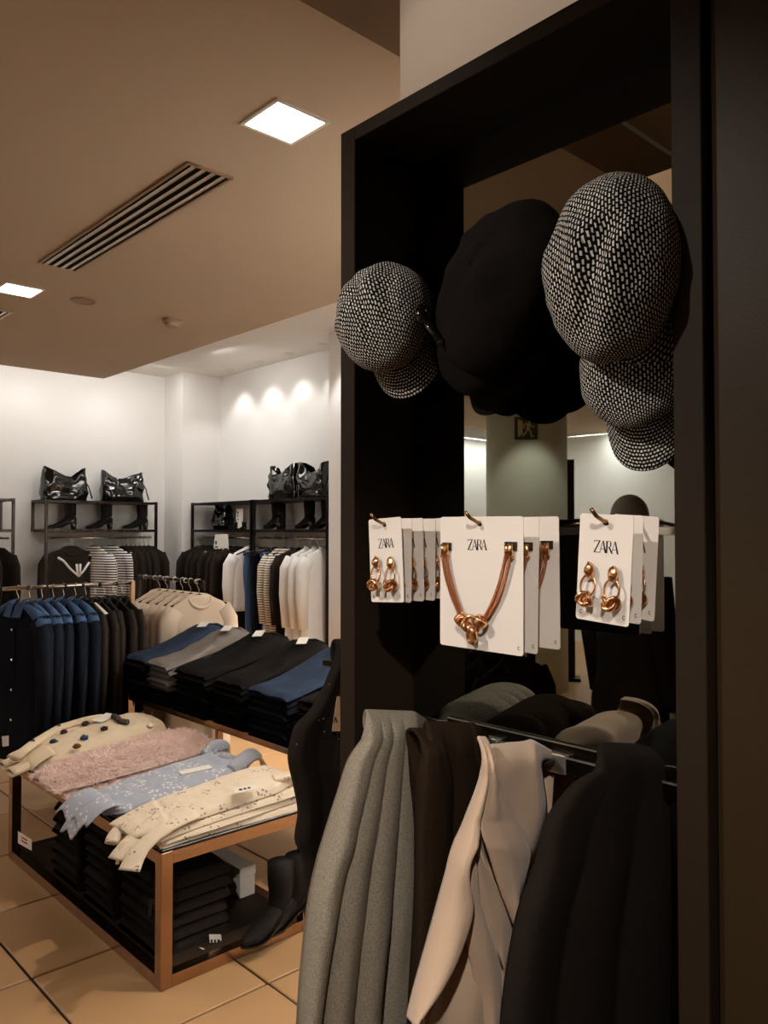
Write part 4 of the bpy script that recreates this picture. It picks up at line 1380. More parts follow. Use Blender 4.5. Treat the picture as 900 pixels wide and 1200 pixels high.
boot0 = make_boot('black ankle boot under the bronze table, nearer one of the pair', 'ankle boots under the bronze table', 'suede', 0.17)
p = at(2, 0.04, 322, 1092)
boot0.location = (p.x, p.y, 0.040)
boot0.rotation_euler = (0, 0, math.radians(12))
p = at(2, 0.04, 342, 1082)
copy_tree(boot0, (p.x, p.y, 0.040), (0, 0, math.radians(5)), 'black ankle boot under the bronze table, right one of the pair')
for k, (u, v) in enumerate(((268, 1098), (236, 1120))):
    pass
wb = empty('shoe_box', (1.80, 2.86, 0.040), label='white box standing behind the black boots under the bronze table', cat='box')
MB().box((-0.035, -0.13, 0.0), (0.035, 0.13, 0.095), 0.002).build('box_body', 'paper', wb)
MB().box((-0.038, -0.133, 0.080), (0.038, 0.133, 0.118), 0.002).build('box_lid', 'paper', wb)


def standing_tag(name, label, pts, ax, val, m='paper', thick=0.001, marks=None, mm='ink', parent=None):
    P = [at(ax, val, u, v) for u, v in pts]
    if parent:
        o = parent
    else:
        o = empty(name, tuple(min(P, key=lambda q: q.z)), label=label, cat='tag')
    d1, d2 = (1, 2) if ax == 0 else (0, 2)
    e1 = (0, 1, 0) if ax == 0 else (1, 0, 0)
    en = (1, 0, 0) if ax == 0 else (0, 1, 0)
    org = [0, 0, 0]
    org[ax] = val
    pp = wpart(MB().prism([(p[d1], p[d2]) for p in P], org, e1, (0, 0, 1), en, thick), name if parent else 'paper', m, o)
    if marks:
        mb = MB()
        org2 = list(org)
        org2[ax] = val - 0.0006
        for poly in marks:
            Q = [at(ax, val - 0.0006, u, v) for u, v in poly]
            mb.prism([(p[d1], p[d2]) for p in Q], org2, e1, (0, 0, 1), en, 0.0004)
        wpart(mb, 'print', mm, pp)
    return o


standing_tag('price_card', None, [(21, 974), (37, 984), (37, 997), (21, 988)], 0, 1.255, marks=[[(25, 980), (32, 984), (32, 986), (25, 982)], [(25, 984), (32, 988), (32, 990), (25, 986)]], mm='red', parent=tb)
standing_tag('price_card', None, [(2, 863), (10, 862), (10, 874), (3, 875)], 0, 1.30, parent=tb)
standing_tag('hang_tag', 'small pale tag with dark print on the black sweaters by the boots', [(245, 1095), (259, 1095), (260, 1104), (246, 1105)], 1, 2.50, marks=[[(247, 1101), (249, 1101), (249, 1108), (247, 1108)], [(251, 1101), (253, 1101), (253, 1109), (251, 1109)], [(255, 1101), (258, 1101), (258, 1108), (255, 1108)]])
standing_tag('hang_tag', 'narrow white tag lying at an angle below the other tag by the boots', [(233, 1110), (238, 1111), (256, 1119), (247, 1119)], 1, 2.49)
standing_tag('hang_tag', 'small dark grey tag on the black sweaters, near the front leg', [(174, 1053), (184, 1054), (184, 1060), (178, 1060), (177, 1074), (174, 1074)], 0, 1.30, 'charcoal_cloth')


# ================================================================== JEANS TABLE
JX, JY, JX2, JY2, JZ = 1.995, 2.30, 2.60, 4.25, 0.60
jt = empty('display_table', ((JX + JX2) / 2, (JY + JY2) / 2, 0), label='taller bronze frame table behind, loaded with stacks of folded jeans', cat='table')
table_frame(jt, JX, JY, JX2, JY2, JZ, 0.036, bottom=False)
wpart(MB().box((JX + 0.004, JY + 0.004, JZ), (JX2 - 0.004, JY2 - 0.004, JZ + 0.006)), 'table_top', 'laminate', jt)
stacks = [(3.955, 4.225, 7, ['denim_dark'] * 6 + ['denim_blue'], 'mid-blue', 'leftmost'), (3.70, 3.945, 8, ['denim_black'] * 3 + ['denim_grey'] * 5, 'grey', 'second'),
          (3.33, 3.66, 8, ['denim_black'] * 8, 'black', 'third'), (3.03, 3.29, 8, ['denim_black'] * 8, 'black', 'fourth'),
          (2.685, 3.0, 8, ['denim_dark'] * 7 + ['denim_blue'], 'blue', 'fifth'), (2.36, 2.64, 9, ['denim_black'] * 9, 'black', 'rightmost')]
for si, (ya, yb, cnt, ms, cname, pos) in enumerate(stacks):
    tf, tbk = 0.215 / cnt, 0.345 / cnt
    for k in range(cnt):
        z0 = JZ + 0.006
        jy = 0.006 * math.sin(k * 2.7 + si)
        jx = 0.008 * math.cos(k * 1.9 + si * 2)
        top = k == cnt - 1
        zb = L((0, z0 + tf * k), (1, z0 + tbk * k))
        zt = L((0, z0 + tf * (k + 1) - 0.0005), (0.3, z0 + (tf * 0.8 + tbk * 0.2) * (k + 1)), (1, z0 + tbk * (k + 1) - 0.0005)) if not top else \
            L((0, z0 + tf * (k + 1)), (0.35, z0 + (tf * 0.75 + tbk * 0.25) * (k + 1)), (0.8, z0 + tbk * (k + 1) + 0.006), (1, z0 + tbk * (k + 1)))
        mname = ms[k]
        cn = {'denim_dark': 'blue-black', 'denim_blue': 'blue', 'denim_grey': 'grey', 'denim_black': 'black'}[mname]
        lb = '%s folded jeans, %s in the %s jeans stack' % (cn, 'topmost' if top else ORD[k], pos)
        rt = empty('folded_jeans', ((1.96 + 2.46) / 2, (ya + yb) / 2, z0 + tf * k), label=lb, cat='jeans', group='folded jeans on the rear table')
        wpart(lump(1.965 + jx, 2.455 + jx + (0.03 if top else 0), lambda t, ya=ya, jy=jy: ya + jy + 0.02 * t, lambda t, yb=yb, jy=jy: yb + jy - 0.02 * t, zb, zt, 5 if top else 7, 24, 30 if top else 18,
                   0.006 if top else 0.0015, si * 9 + k, (0.45, 0.7), (lambda t, s: -0.006 * math.exp(-((s + 0.05) / 0.08) ** 2)) if top else None), 'trouser_legs', mname, rt, smooth=True)
        if top:
            zz = zt(0.95)
            wpart(MB().tube([(2.462 + jx, ya + 0.05 + jy, zz - 0.012), (2.475 + jx, (ya + yb) / 2 + jy, zz - 0.004), (2.462 + jx, yb - 0.05 + jy, zz - 0.012)], 0.013, 8), 'waistband', mname, rt, smooth=True)
            price_tag(rt, (2.36, (ya + yb) / 2 - 0.05 + 0.02 * (si % 3), zt(0.8) + 0.010), (0.7, 0.7, 0.15), (-0.7, 0.7, -0.05), 0.11, 0.05, False)

# ================================================================== HANGING CLOTHES
def make_hanger(label=None, m='darkmetal', wd=0.40):
    root = empty('clothes_hanger', label=label, cat='hanger')
    hook = [(0.016 * math.cos(a), 0, 0.016 * math.sin(a)) for a in np.linspace(-0.6, PI, 9)] + [(-0.016, 0, -0.02), (0, 0, -0.045), (0, 0, -0.075)]
    MB().tube(hook, 0.0022, 6).build('hook', 'chrome', root, smooth=True)
    MB().tube([(-wd / 2, 0, -0.145), (-wd / 4, 0, -0.105), (0, 0, -0.078), (wd / 4, 0, -0.105), (wd / 2, 0, -0.145)], 0.006, 8).build('shoulder_bar', m, root, smooth=True)
    return root


HANG = make_hanger()
_h_used = [False]


def hang(loc, rotz, label):
    """hanger at loc (rail axis), returns nothing; its label names the garment it carries."""
    o = HANG if not _h_used[0] else copy_tree(HANG)
    _h_used[0] = True
    o.location = loc
    o.rotation_euler = (0, 0, rotz)
    lb = 'hanger of ' + label
    tag(o, lb if len(lb.split()) <= 16 else ' '.join(lb.split()[:16]), 'hanger', 'hangers on the rails')


def garment(name, cat, m, w=0.42, length=0.62, th=0.05, sleeve=0.55, seed=0.0, collar=None, flare=0.02, buttons=0, fold=0.008, legs=False):
    """Clothing on a hanger: rail axis at z=0, front looks along -y."""
    root = empty(name, label='', cat=cat)
    N = 40
    rings = []
    zs = [(-0.080, 0.065, 0.5), (-0.100, 0.105, 0.6), (-0.130, w / 2 * 0.86, 0.75), (-0.155, w / 2 * 0.97, 0.9), (-0.20, w / 2, 1.0)]
    nb = 10
    for k in range(1, nb + 1):
        t = k / nb
        zs.append((-0.20 - (length - 0.12) * t, w / 2 + flare * t, 1.0))
    for z, hw, tk in zs:
        dep = max(0.0, min(1.0, (-z - 0.18) / max(0.1, length - 0.1)))
        ring = []
        for i in range(N):
            a = 2 * PI * i / N
            c, s = math.cos(a), math.sin(a)
            x = hw * math.copysign(abs(c) ** 0.75, c)
            y = th * tk * math.copysign(abs(s) ** 0.7, s) * (1.0 + 0.25 * dep)
            f = fold * dep * math.sin(x * 55 + seed * 3 + (2 if s > 0 else 0)) + 0.5 * fold * nz(x * 9, z * 7, seed)
            ring.append((x + 0.3 * f, y + f, z + 0.006 * nz(x * 6, seed, 1) * dep))
        rings.append(ring)
    MB().loft(rings).build('body', m, root, smooth=True)
    if sleeve > 0:
        for sx in (-1, 1):
            P = [(sx * (w / 2 - 0.035), 0, -0.165), (sx * (w / 2 + 0.012), -0.004, -0.24), (sx * (w / 2 + 0.030), -0.014, -0.24 - sleeve * 0.4), (sx * (w / 2 + 0.020), -0.026, -0.20 - sleeve)]
            mb = MB().tube(P, [0.060, 0.062, 0.054, 0.044], 14)
            for i, v in enumerate(mb.v):
                mb.v[i] = (v[0], v[1] * min(0.75, th * 1.35 / 0.06), v[2])
            mb.build('sleeve', m, root, smooth=True)
    if collar:
        if collar == 'shirt':
            for sx in (-1, 1):
                MB().add([(0.006 * sx, -0.045, -0.155), (0.075 * sx, -0.040, -0.150), (0.072 * sx, -0.012, -0.072), (0.045 * sx, 0.022, -0.060), (0.012 * sx, -0.020, -0.085)],
                         [(0, 1, 2, 4), (4, 2, 3)] if sx > 0 else [(4, 2, 1, 0), (3, 2, 4)]).build('collar', m, root, solid=0.005)
        else:
            pts = [(0.078 * math.cos(a), -0.010 - 0.030 * math.sin(a) if True else 0, -0.098 - 0.060 * max(0, math.sin(a)) + 0.02 * max(0, -math.sin(a))) for a in np.linspace(0, 2 * PI, 18)[:-1]]
            MB().tube(pts, 0.009, 8, closed=True).build('neckline', m, root, smooth=True)
    if buttons:
        for k in range(buttons):
            z = -0.22 - (length - 0.2) * k / buttons
            MB().ball((0.0, -th * 1.25 - 0.004, z), 0.008, 0.004, 0.008, 8, 6).build('button', 'chrome', root)
        MB().box((-0.018, -th * 1.22, -0.08 - length + 0.03), (0.018, -th * 1.1, -0.20)).build('placket', m, root)
    return root


def trousers(m, w=0.20, length=0.95, seed=0.0, th=0.035):
    root = empty('trousers', label='', cat='trousers')
    rings = []
    for k in range(14):
        t = k / 13
        z = -0.12 - length * t
        hw = w / 2 * (1 + 0.12 * math.sin(PI * min(1, t * 2.5)) - 0.06 * t)
        rings.append([(hw * math.copysign(abs(math.cos(2 * PI * i / 28)) ** 0.7, math.cos(2 * PI * i / 28)),
                       th * math.copysign(abs(math.sin(2 * PI * i / 28)) ** 0.7, math.sin(2 * PI * i / 28)) + 0.006 * t * math.sin(i * 1.3 + seed), z) for i in range(28)])
    MB().loft(rings).build('legs', m, root, smooth=True)
    MB().box((-w / 2 - 0.004, -th - 0.004, -0.16), (w / 2 + 0.004, th + 0.004, -0.118), 0.006).build('waistband', m, root)
    return root


def place(proto, used, loc, rotz, label, group, hanger=True):
    o = proto if not used.get(proto) else copy_tree(proto)
    used[proto] = True
    o.location = loc
    o.rotation_euler = (0, 0, rotz)
    o['label'] = label
    o['group'] = group
    if hanger:
        hang(loc, rotz, label)
    return o


USED = {}
# ---- four-way rack between the tables and the back wall
RZK = 1.19
rk = empty('clothes_rack', (2.1, 4.5, 0), label='four-way dark metal clothes rack with denim jackets and cream dresses', cat='clothes rack')
wpart(MB().tube([(1.42, 4.5, RZK), (2.16, 4.5, RZK)], 0.010, 10), 'rail', 'chrome', rk, smooth=True)
wpart(MB().tube([(2.50, 4.285, RZK), (2.50, 5.14, RZK)], 0.011, 10), 'rail', 'darkmetal', rk, smooth=True)
for x in np.linspace(1.55, 2.05, 6):
    wpart(MB().tube([(x - 0.006, 4.5, RZK), (x + 0.006, 4.5, RZK)], 0.0135, 10), 'rail_stop', 'darkmetal', rk)
for y in np.linspace(4.36, 5.04, 6):
    wpart(MB().tube([(2.50, y - 0.007, RZK), (2.50, y + 0.007, RZK)], 0.015, 10), 'rail_stop', 'chrome', rk)
wpart(MB().box((2.138, 4.488, 0.02), (2.160, 4.512, RZK + 0.012)), 'post', 'bronze', rk)
wpart(MB().box((2.489, 5.12, 0.02), (2.511, 5.142, RZK + 0.012)), 'post', 'darkmetal', rk)
wpart(MB().tube([(2.50, 4.29, RZK), (2.50, 4.29, RZK - 0.05)], 0.011, 10), 'end_drop', 'darkmetal', rk)
wpart(MB().box((1.80, 4.48, 0.0), (2.52, 4.52, 0.02)).box((2.48, 4.52, 0.0), (2.52, 5.16, 0.02)), 'base', 'darkmetal', rk)
pd = garment('denim_jacket', 'jacket', 'denim', 0.43, 0.84, 0.026, 0.56, 1.0, 'shirt', 0.0, 4, 0.006)
for ch in pd.children:
    if ch.name.startswith('collar'):
        ch.data.materials[0] = M['denim_mid']  # lighter collar also carries the lit blue of the shoulders
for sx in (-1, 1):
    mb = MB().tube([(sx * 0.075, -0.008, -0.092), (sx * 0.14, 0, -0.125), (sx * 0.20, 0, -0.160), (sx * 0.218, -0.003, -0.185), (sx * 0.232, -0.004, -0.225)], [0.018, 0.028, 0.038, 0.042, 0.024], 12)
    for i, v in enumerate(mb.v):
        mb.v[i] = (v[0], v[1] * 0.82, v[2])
    mb.build('shoulder_highlight', 'denim_mid', pd, smooth=True)  # lighter blue patch puts the light on the shoulders into the colour
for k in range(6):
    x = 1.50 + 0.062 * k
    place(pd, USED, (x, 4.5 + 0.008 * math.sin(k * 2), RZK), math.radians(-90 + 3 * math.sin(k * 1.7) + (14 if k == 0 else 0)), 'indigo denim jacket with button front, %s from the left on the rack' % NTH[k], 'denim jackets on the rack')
pk = garment('black_shirt', 'shirt', 'black_cloth', 0.42, 0.86, 0.021, 0.50, 2.0, 'crew', 0.02)
for k in range(5):
    x = 1.875 + 0.052 * k
    place(pk, USED, (x, 4.5 + 0.01 * math.cos(k), RZK), math.radians(-90 + 3 * math.sin(k * 2.2)), 'plain black top hanging right of the denim jackets, %s from them' % NTH[k], 'black tops on the rack')
pc = garment('knit_dress', 'dress', 'cream_cloth', 0.40, 1.00, 0.032, 0.46, 3.0, 'crew', 0.03)
for k in range(6):
    y = 4.335 + 0.10 * k
    place(pc, USED, (2.50, y, RZK), math.radians(2 + 4 * math.sin(k * 1.3)), 'cream knitted dress with crew neck, %s from the front of the rack' % NTH[k], 'cream dresses on the rack')
o = standing_tag('hang_tag', 'thin white tag hanging from the black tops on the rack', [(110, 706), (113, 706), (127, 719), (123, 720)], 1, 4.27)

# ================================================================== WALL SHELVING
def shelf_unit(label, n_bay, bay, D, zt, z2, loc, rotz):
    """x along the wall from 0, wall at y=0, front at y=-D."""
    root = empty('shelf_unit', loc, (0, 0, rotz), label, 'shelf unit', 'black steel wall shelving')
    b = 0.022
    Wd = n_bay * bay
    for k in range(n_bay + 1):
        xs = [k * bay] if k in (0, n_bay) else [k * bay - b, k * bay + b]
        for x in xs:
            MB().box((x - b / 2, -D, 0.0), (x + b / 2, -D + b, zt)).build('post', 'darkmetal', root)
            MB().box((x - b / 2, -b, z2 - 0.02), (x + b / 2, 0.0, zt)).build('back_post', 'darkmetal', root)
            MB().box((x - b / 2, -D + b, zt - b), (x + b / 2, -b, zt)).build('side_bar', 'darkmetal', root)
    for k in range(n_bay):
        MB().box((k * bay + b / 2, -D, zt - 0.026), ((k + 1) * bay - b / 2, -0.002, zt - 0.004)).build('shelf', 'darkmetal', root)
        MB().box((k * bay + b / 2, -D, z2 - 0.024), ((k + 1) * bay - b / 2, -0.002, z2)).build('shelf', 'darkmetal', root)
        MB().tube([(k * bay + b / 2, -D + 0.085, z2 - 0.075), ((k + 1) * bay - b / 2, -D + 0.085, z2 - 0.075)], 0.010, 8).build('hanging_rail', 'chrome', root, smooth=True)
    return root


ZT_, Z2_ = 1.772, 1.512
shelf_unit('black steel wall shelving on the back wall, with two shiny bags on top', 1, 1.02, 0.34, ZT_, Z2_, (2.555, YB, 0), 0)
shelf_unit('black steel wall shelving at the left edge of the photo', 1, 1.00, 0.34, ZT_, Z2_, (1.285, YB, 0), 0)
shelf_unit('two-bay black steel shelving on the right wall beside the white pilaster', 2, 1.04, 0.34, ZT_, Z2_, (XW, 6.93, 0), math.radians(-90))


def make_bag(w, h, d, seed, label, loc, rotz):
    root = empty('tote_bag', loc, (0, 0, rotz), label, 'bag', 'crumpled patent bags on the top shelves')

    def fn(a, b):
        th = 2 * PI * a
        c, s = math.cos(th), math.sin(th)
        z = h * b
        k = 1 - 0.10 * b
        flat = d / 2 * (1 - 0.72 * b ** 1.5)
        x = w / 2 * math.copysign(abs(c) ** 0.55, c) * k
        y = flat * math.copysign(abs(s) ** 0.7, s)
        p = Vector((x * 9 + seed, y * 9, z * 9))
        q = Vector((x * 21 + seed, y * 21, z * 18))
        n1 = (0.5 - abs(noise.noise(p))) * 0.060 + (0.5 - abs(noise.noise(q))) * 0.008
        m = min(1, b * 5)
        return (x + 0.4 * n1 * m * c, y + n1 * m * (1 if s > 0 else -1) * min(1, abs(s) * 2), z + (0.035 * nz(x * 7, seed, 4) + 0.03 * math.cos(2 * PI * x / w)) * b * -1 + 0.02 * b * abs(c) ** 3)
    mb = MB().grid(64, 22, fn, cu=True)
    n0 = len(mb.v)
    mb.f.append(tuple(range(63, -1, -1)))
    mb.build('bag_body', 'patent', root, smooth=True)
    MB().tube([(w * 0.45, 0, h * 0.85), (w * 0.56, -0.02, h * 0.5), (w * 0.56, -0.03, 0.10), (w * 0.60, -0.05, 0.02)], 0.006, 6).build('strap', 'patent', root, smooth=True)
    MB().tube([(-w * 0.44, -d * 0.42, h * 0.12), (0, -d * 0.52, h * 0.10), (w * 0.44, -d * 0.42, h * 0.12)], 0.004, 6).build('base_seam', 'patent', root, smooth=True)
    return root


for u, lb, sd in ((75, 'left one of the two crumpled black patent bags on the back wall shelving', 1.3), (143, 'right one of the two crumpled black patent bags on the back wall shelving', 6.1)):
    q = at(1, 7.16, u, 585)
    make_bag(0.40, 0.245, 0.17, sd, lb, (q.x, 7.16, ZT_), math.radians(4 if sd < 2 else -5))
for u, lb, sd in ((334, 'left of the two black bags on top of the right wall shelving', 9.2), (369, 'right of the two black bags on the right wall shelving, by the pilaster', 12.4)):
    q = at(0, 4.09, u, 585)
    make_bag(0.38, 0.255, 0.16, sd, lb, (4.09, q.y, ZT_), math.radians(-90))
for k, u in enumerate((75, 118, 160)):
    q = at(1, 7.17, u + 3, 620)
    copy_tree(boot0, (q.x, 7.17, Z2_), (0, 0, 0), 'black heeled ankle boot on the back wall shelf, %s from the left' % NTH[k], 'boots on the back wall shelf')
for k, (u, s) in enumerate(((322, 1), (360, 1), (380, 1))):
    q = at(0, 4.10, u, 620)
    copy_tree(boot0, (4.10, q.y, Z2_), (0, 0, math.radians(-90)), 'black ankle boot on the right wall shelf, %s in the right bay' % NTH[k], 'boots on the right wall shelf')
q = at(0, 4.08, 261, 620)
hb_ = make_bag(0.22, 0.20, 0.12, 17.0, 'small black handbag on the left bay of the right wall shelf', (4.08, q.y, Z2_), math.radians(-90))
hb_['group'] = 'bags inside the wall shelving'
q = at(0, 4.00, 281, 620)
sg = empty('sign_holder', (4.0, q.y, Z2_), (0, 0, math.radians(-90)), 'white upright sign card with black marks on the right wall shelf', 'sign')
MB().box((-0.055, -0.004, 0.01), (0.055, 0.0, 0.19)).build('sign_card', 'paper', sg)
MB().box((-0.06, -0.02, 0.0), (0.06, 0.02, 0.010)).build('foot', 'darkmetal', sg)
mb = MB()
for x, z, w, h in ((-0.035, 0.145, 0.02, 0.02), (-0.035, 0.115, 0.016, 0.018), (-0.034, 0.085, 0.022, 0.012)):
    mb.box((x, -0.0046, z), (x + w, -0.004, z + h))
mb.build('sign_print', 'ink', sg)
for k, u in enumerate((275, 285)):
    q = at(0, 3.985, u, 617)
    b_ = copy_tree(boot0, (3.985, q.y, Z2_), (0, 0, math.radians(-60 - 20 * k)), 'tiny black shoe ornament in front of the white sign, %s' % ('left one' if k == 0 else 'right one'), 'small shoes by the sign', scale=(0.42, 0.5, 0.28))

# ---- clothes on the back wall unit
HR = Z2_ - 0.075
hy = YB - 0.255
pv = garment('black_sweater', 'sweater', 'black_cloth', 0.44, 0.60, 0.04, 0.5, 4.0, 'crew')
q = at(1, hy, 83, 640)
place(pv, USED, (q.x, hy, HR), math.radians(6), 'black sweater with white V-shaped ribbon, facing out on the back wall', 'clothes on the back wall rail')
for nm, pts in (('ribbon', [(-0.15, -0.062, -0.17), (-0.10, -0.064, -0.20), (-0.04, -0.066, -0.27), (0.04, -0.068, -0.34), (0.09, -0.066, -0.29), (0.14, -0.064, -0.22)]), ('ribbon', [(0.02, -0.066, -0.23), (0.03, -0.068, -0.34)]), ('ribbon', [(0.055, -0.066, -0.23), (0.05, -0.068, -0.34)])):
    MB().tube(pts, 0.011, 6).build(nm, 'white_shirt', pv, smooth=True)
ps = garment('striped_shirt', 'shirt', 'stripe', 0.40, 0.62, 0.032, 0.45, 5.0, 'crew')
for k, u in enumerate((109, 130)):
    q = at(1, hy, u, 640)
    place(ps, USED, (q.x, hy, HR), math.radians(-66 + 8 * k), 'black and white striped top on the back wall rail, %s' % ('left one' if k == 0 else 'right one'), 'striped tops on the back wall rail')
pt = garment('black_dress', 'dress', 'black_cloth', 0.40, 0.85, 0.018, 0.5, 6.0, None)
for k in range(7):
    q = at(1, hy, 143 + 5.2 * k, 640)
    place(pt, USED, (q.x, hy, HR), math.radians(-84 + 3 * math.sin(k * 2) + (12 if k == 6 else 0)), 'black dress beside the striped tops on the back wall, %s in row' % NTH[k], 'black dresses on the back wall rail')
for k in range(3):
    place(pt, USED, (2.20 - 0.11 * k, hy, HR), math.radians(-80 + (8 if k == 0 else 0)), 'black dress on the shelving at the left photo edge, %s from the right' % NTH[k], 'black dresses at the left photo edge')
# ---- clothes on the right wall unit
hx = XW - 0.255


def rw(proto, u, label, group, dr=0.0):
    q = at(0, hx, u, 640)
    return place(proto, USED, (hx, q.y, HR), math.radians(dr), label, group)


for k, u in enumerate((238, 246, 254, 262, 270, 277)):
    rw(pt, u, 'black dress on the right wall rail, %s from the corner pier' % NTH[k], 'black dresses on the right wall rail', 4 * math.sin(k * 1.9) - (5 if k == 0 else 0))
pw = garment('white_sweater', 'sweater', 'white_shirt', 0.40, 0.56, 0.05, 0.45, 7.0, 'crew')
rw(pw, 296, 'white sweater between the black dresses and jeans, right wall', 'clothes on the right wall rail', -12)
for k, (u, m, n) in enumerate(((302, 'denim_mid', 'mid-blue jeans left of the dark jeans'), (311, 'denim_dark', 'dark blue-black jeans in the middle'), (322, 'denim_mid', 'mid-blue jeans next to the striped knit'))):
    tj = trousers(m, 0.24, 0.92, k, 0.035)
    rw(tj, u, n + ' on the right wall rail', 'jeans on the right wall rail', -10)
pf = garment('striped_shirt', 'shirt', 'stripe_fine', 0.36, 0.78, 0.045, 0.5, 8.0, None)
for k, u in enumerate((334, 342)):
    rw(pf, u, 'cream and brown finely striped knit on the right wall, %s' % ('left one' if k == 0 else 'right one'), 'striped knits on the right wall rail', -8)
pt2 = rw(pt, 350, 'black dress between the striped knits and the white shirts on the right wall', 'black dresses on the right wall rail', -4)
psh = garment('white_shirt', 'shirt', 'white_shirt', 0.42, 0.86, 0.045, 0.5, 9.0, 'shirt', 0.03)
for k, u in enumerate((364, 373, 381)):
    rw(psh, u, 'white shirt on the right wall rail beside the pilaster, %s from the left' % NTH[k], 'white shirts on the right wall rail', -6 + 3 * k)
for k, (u, v, lb) in enumerate(((241, 652, 'upper small white tag on the black dresses by the corner pier'), (237.5, 670, 'lower white tag on the black dresses by the corner pier'))):
    standing_tag('hang_tag', lb, [(u - 2, v - 6), (u + 2.5, v - 6), (u + 2.5, v + 5), (u - 2, v + 5)] if k == 0 else [(u - 4, v - 6), (u + 4, v - 6), (u + 3, v + 7), (u - 4, v + 6)], 0, 3.86)
fl = standing_tag('price_flag', 'fan of white size cards on the right wall rail above the black dresses', [(252, 626), (267, 626), (268, 644), (264, 642), (260, 645), (256, 643), (250, 644)], 0, 3.90, marks=[[(252, 634), (254, 634), (254, 638), (252, 638)], [(252, 640), (255, 640), (255, 642), (252, 642)]])

# ================================================================== WHAT THE MIRROR SHOWS
cx, cy, cr = -3.92, 4.68, 0.385
col = struct(MB().lathe([(cr, 0.0), (cr, ZC)], 48, (cx, cy, 0)).build('column', 'green_tint', None, smooth=False))
for p_ in col.data.polygons:
    p_.use_smooth = len(p_.vertices) == 4
dv = Vector((2.32 - cx, 0 - cy, 0)).normalized()
side = Vector((-dv.y, dv.x, 0))       # to the right for someone facing the sign from the column
so = Vector((cx, cy, 2.44)) + dv * (cr + 0.004)
es = empty('exit_sign', so, (0, 0, math.atan2(dv.y, dv.x) + PI / 2), 'square dark green emergency exit sign with running man on the round column', 'sign')
S = 0.105
MB().box((-S, -0.006, -S), (S, 0.0, S)).build('sign_plate', 'sign_green', es)
# the mirror turns it round, so here the door stands on the viewer's right
E_ = MB()
mir = lambda pts: [(-p[0] * S, p[1] * S) for p in pts]
fx = dict(o=(0, -0.006, 0), ax=(1, 0, 0), ay=(0, 0, 1), an=(0, -1, 0), t=0.001)
E_.prism(mir([(-0.72, -0.78), (-0.30, -0.50), (-0.30, 0.62), (-0.72, 0.80)]), **fx)
E_.build('door_symbol', 'sign_light', es)
E_ = MB()
E_.prism(mir([(0.28 + 0.13 * math.cos(a), 0.60 + 0.13 * math.sin(a)) for a in np.linspace(0, 2 * PI, 13)[:-1]]), **fx)
for pts in ([(0.05, 0.42), (0.36, 0.42), (0.30, -0.10), (0.02, -0.10)], [(0.08, 0.40), (-0.18, 0.18), (-0.26, 0.28), (0.02, 0.50)], [(-0.18, 0.18), (-0.12, -0.02), (-0.20, -0.02), (-0.26, 0.24)],
            [(0.30, 0.42), (0.56, 0.20), (0.50, 0.10), (0.28, 0.30)], [(0.50, 0.10), (0.72, 0.20), (0.72, 0.10), (0.52, 0.0)],
            [(0.04, -0.08), (0.20, -0.08), (0.02, -0.44), (-0.10, -0.38)], [(-0.10, -0.36), (0.02, -0.44), (-0.26, -0.72), (-0.36, -0.64)],
            [(0.16, -0.08), (0.30, -0.08), (0.48, -0.36), (0.36, -0.42)], [(0.36, -0.38), (0.48, -0.38), (0.50, -0.76), (0.38, -0.76)], [(0.38, -0.68), (0.66, -0.68), (0.66, -0.78), (0.38, -0.78)]):
    E_.prism(mir(pts), **fx)
E_.build('running_figure', 'sign_light', es)
E_ = MB()
for lo, hi in (((-S, -0.007, -S), (S, -0.006, -S + 0.006)), ((-S, -0.007, S - 0.006), (S, -0.006, S)), ((-S, -0.007, -S), (-S + 0.006, -0.006, S)), ((S - 0.006, -0.007, -S), (S, -0.006, S))):
    E_.box(lo, hi)
E_.build('sign_border', 'black_clip', es)

up_ = empty('totem_stand', (-4.55, 4.62, 0), (0, 0, math.radians(-35)), 'narrow black upright panel beside the round column, seen in the mirror', 'stand')
MB().box((-0.02, -0.05, 0.03), (0.02, 0.05, 2.22)).build('upright', 'laminate', up_)
MB().box((-0.10, -0.10, 0.0), (0.10, 0.10, 0.03)).build('foot', 'darkmetal', up_)
# mannequin in black clothes
mq = empty('mannequin', (-0.71, 1.75, 0), (0, 0, math.radians(-70)), 'grey egg-headed mannequin in black clothes, seen in the mirror', 'mannequin')
MB().lathe([(0.17, 0.0), (0.17, 0.012), (0.03, 0.018), (0.0, 0.02)], 32).build('base', 'chrome', mq)


def egg(a, b):
    th, ph = 2 * PI * a, PI * (0.002 + 0.996 * b)
    r = 0.073 * math.sin(ph) * (1 - 0.16 * math.cos(PI - ph) * -1 if False else 1 + 0.10 * math.cos(ph))
    return (r * math.cos(th), 1.15 * r * math.sin(th) - 0.01, 1.545 + 0.108 * math.cos(ph))


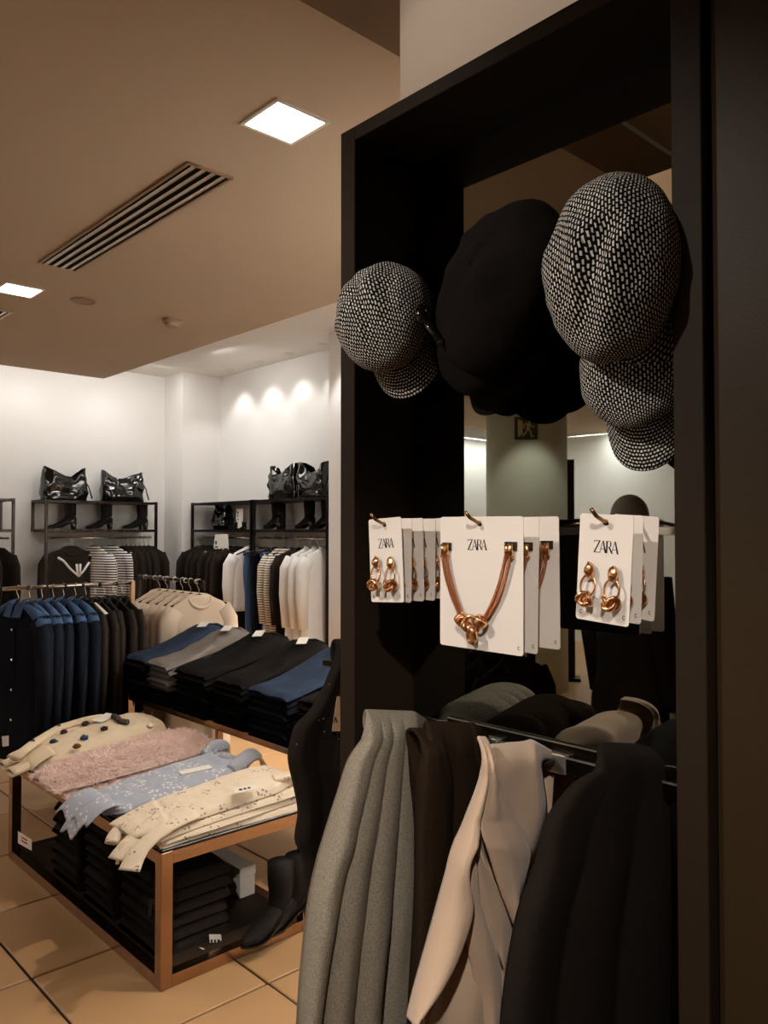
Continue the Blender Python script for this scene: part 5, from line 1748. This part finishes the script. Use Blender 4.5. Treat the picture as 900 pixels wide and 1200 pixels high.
MB().grid(28, 18, egg, cu=True).build('head', 'mannequin', mq, smooth=True)
MB().tube([(0, 0.01, 1.36), (0, 0.0, 1.48)], [0.055, 0.048], 16).build('neck', 'mannequin', mq, smooth=True)
prof = [(1.385, 0.06, 0.06), (1.36, 0.13, 0.075), (1.32, 0.185, 0.09), (1.22, 0.20, 0.11), (1.05, 0.165, 0.10), (0.92, 0.16, 0.10), (0.80, 0.19, 0.12), (0.62, 0.20, 0.13), (0.55, 0.20, 0.13)]
MB().loft([[(a * math.cos(2 * PI * i / 28), b * math.sin(2 * PI * i / 28) + 0.004 * math.sin(i * 1.9) * (1.4 - z), z) for i in range(28)] for z, a, b in prof]).build('coat', 'black_cloth', mq, smooth=True)
for sx in (-1, 1):
    MB().tube([(sx * 0.175, 0, 1.31), (sx * 0.225, 0.01, 1.05), (sx * 0.235, -0.03, 0.80)], [0.055, 0.05, 0.04], 14).build('sleeve', 'black_cloth', mq, smooth=True)
    MB().tube([(sx * 0.235, -0.03, 0.80), (sx * 0.237, -0.04, 0.74), (sx * 0.235, -0.05, 0.66)], [0.024, 0.03, 0.012], 12).build('hand', 'mannequin', mq, smooth=True)
    MB().tube([(sx * 0.09, 0, 0.60), (sx * 0.09, 0.0, 0.35), (sx * 0.085, 0.01, 0.06), (sx * 0.085, -0.05, 0.04)], [0.08, 0.06, 0.045, 0.03], 14).build('trouser_leg', 'black_cloth', mq, smooth=True)

# low rail of black clothes across the aisle
r2 = empty('clothes_rail', (-0.32, 2.15, 0), label='low black clothes rail across the aisle, seen in the mirror', cat='clothes rack')
wpart(MB().tube([(-0.32, 1.95, 1.06), (-0.32, 3.05, 1.06)], 0.012, 10), 'rail', 'darkmetal', r2, smooth=True)
for y in (1.96, 3.04):
    wpart(MB().box((-0.332, y - 0.012, 0.02), (-0.308, y + 0.012, 1.06)), 'post', 'darkmetal', r2)
    wpart(MB().box((-0.57, y - 0.015, 0.0), (-0.07, y + 0.015, 0.02)), 'foot', 'darkmetal', r2)
for k in range(9):
    o = place(pk, USED, (-0.32, 2.05 + 0.11 * k, 1.06), math.radians(8 * math.sin(k * 2.3)), 'black top on the low rail across the aisle, %s from its near end' % NTH[k], 'black tops on the aisle rail')
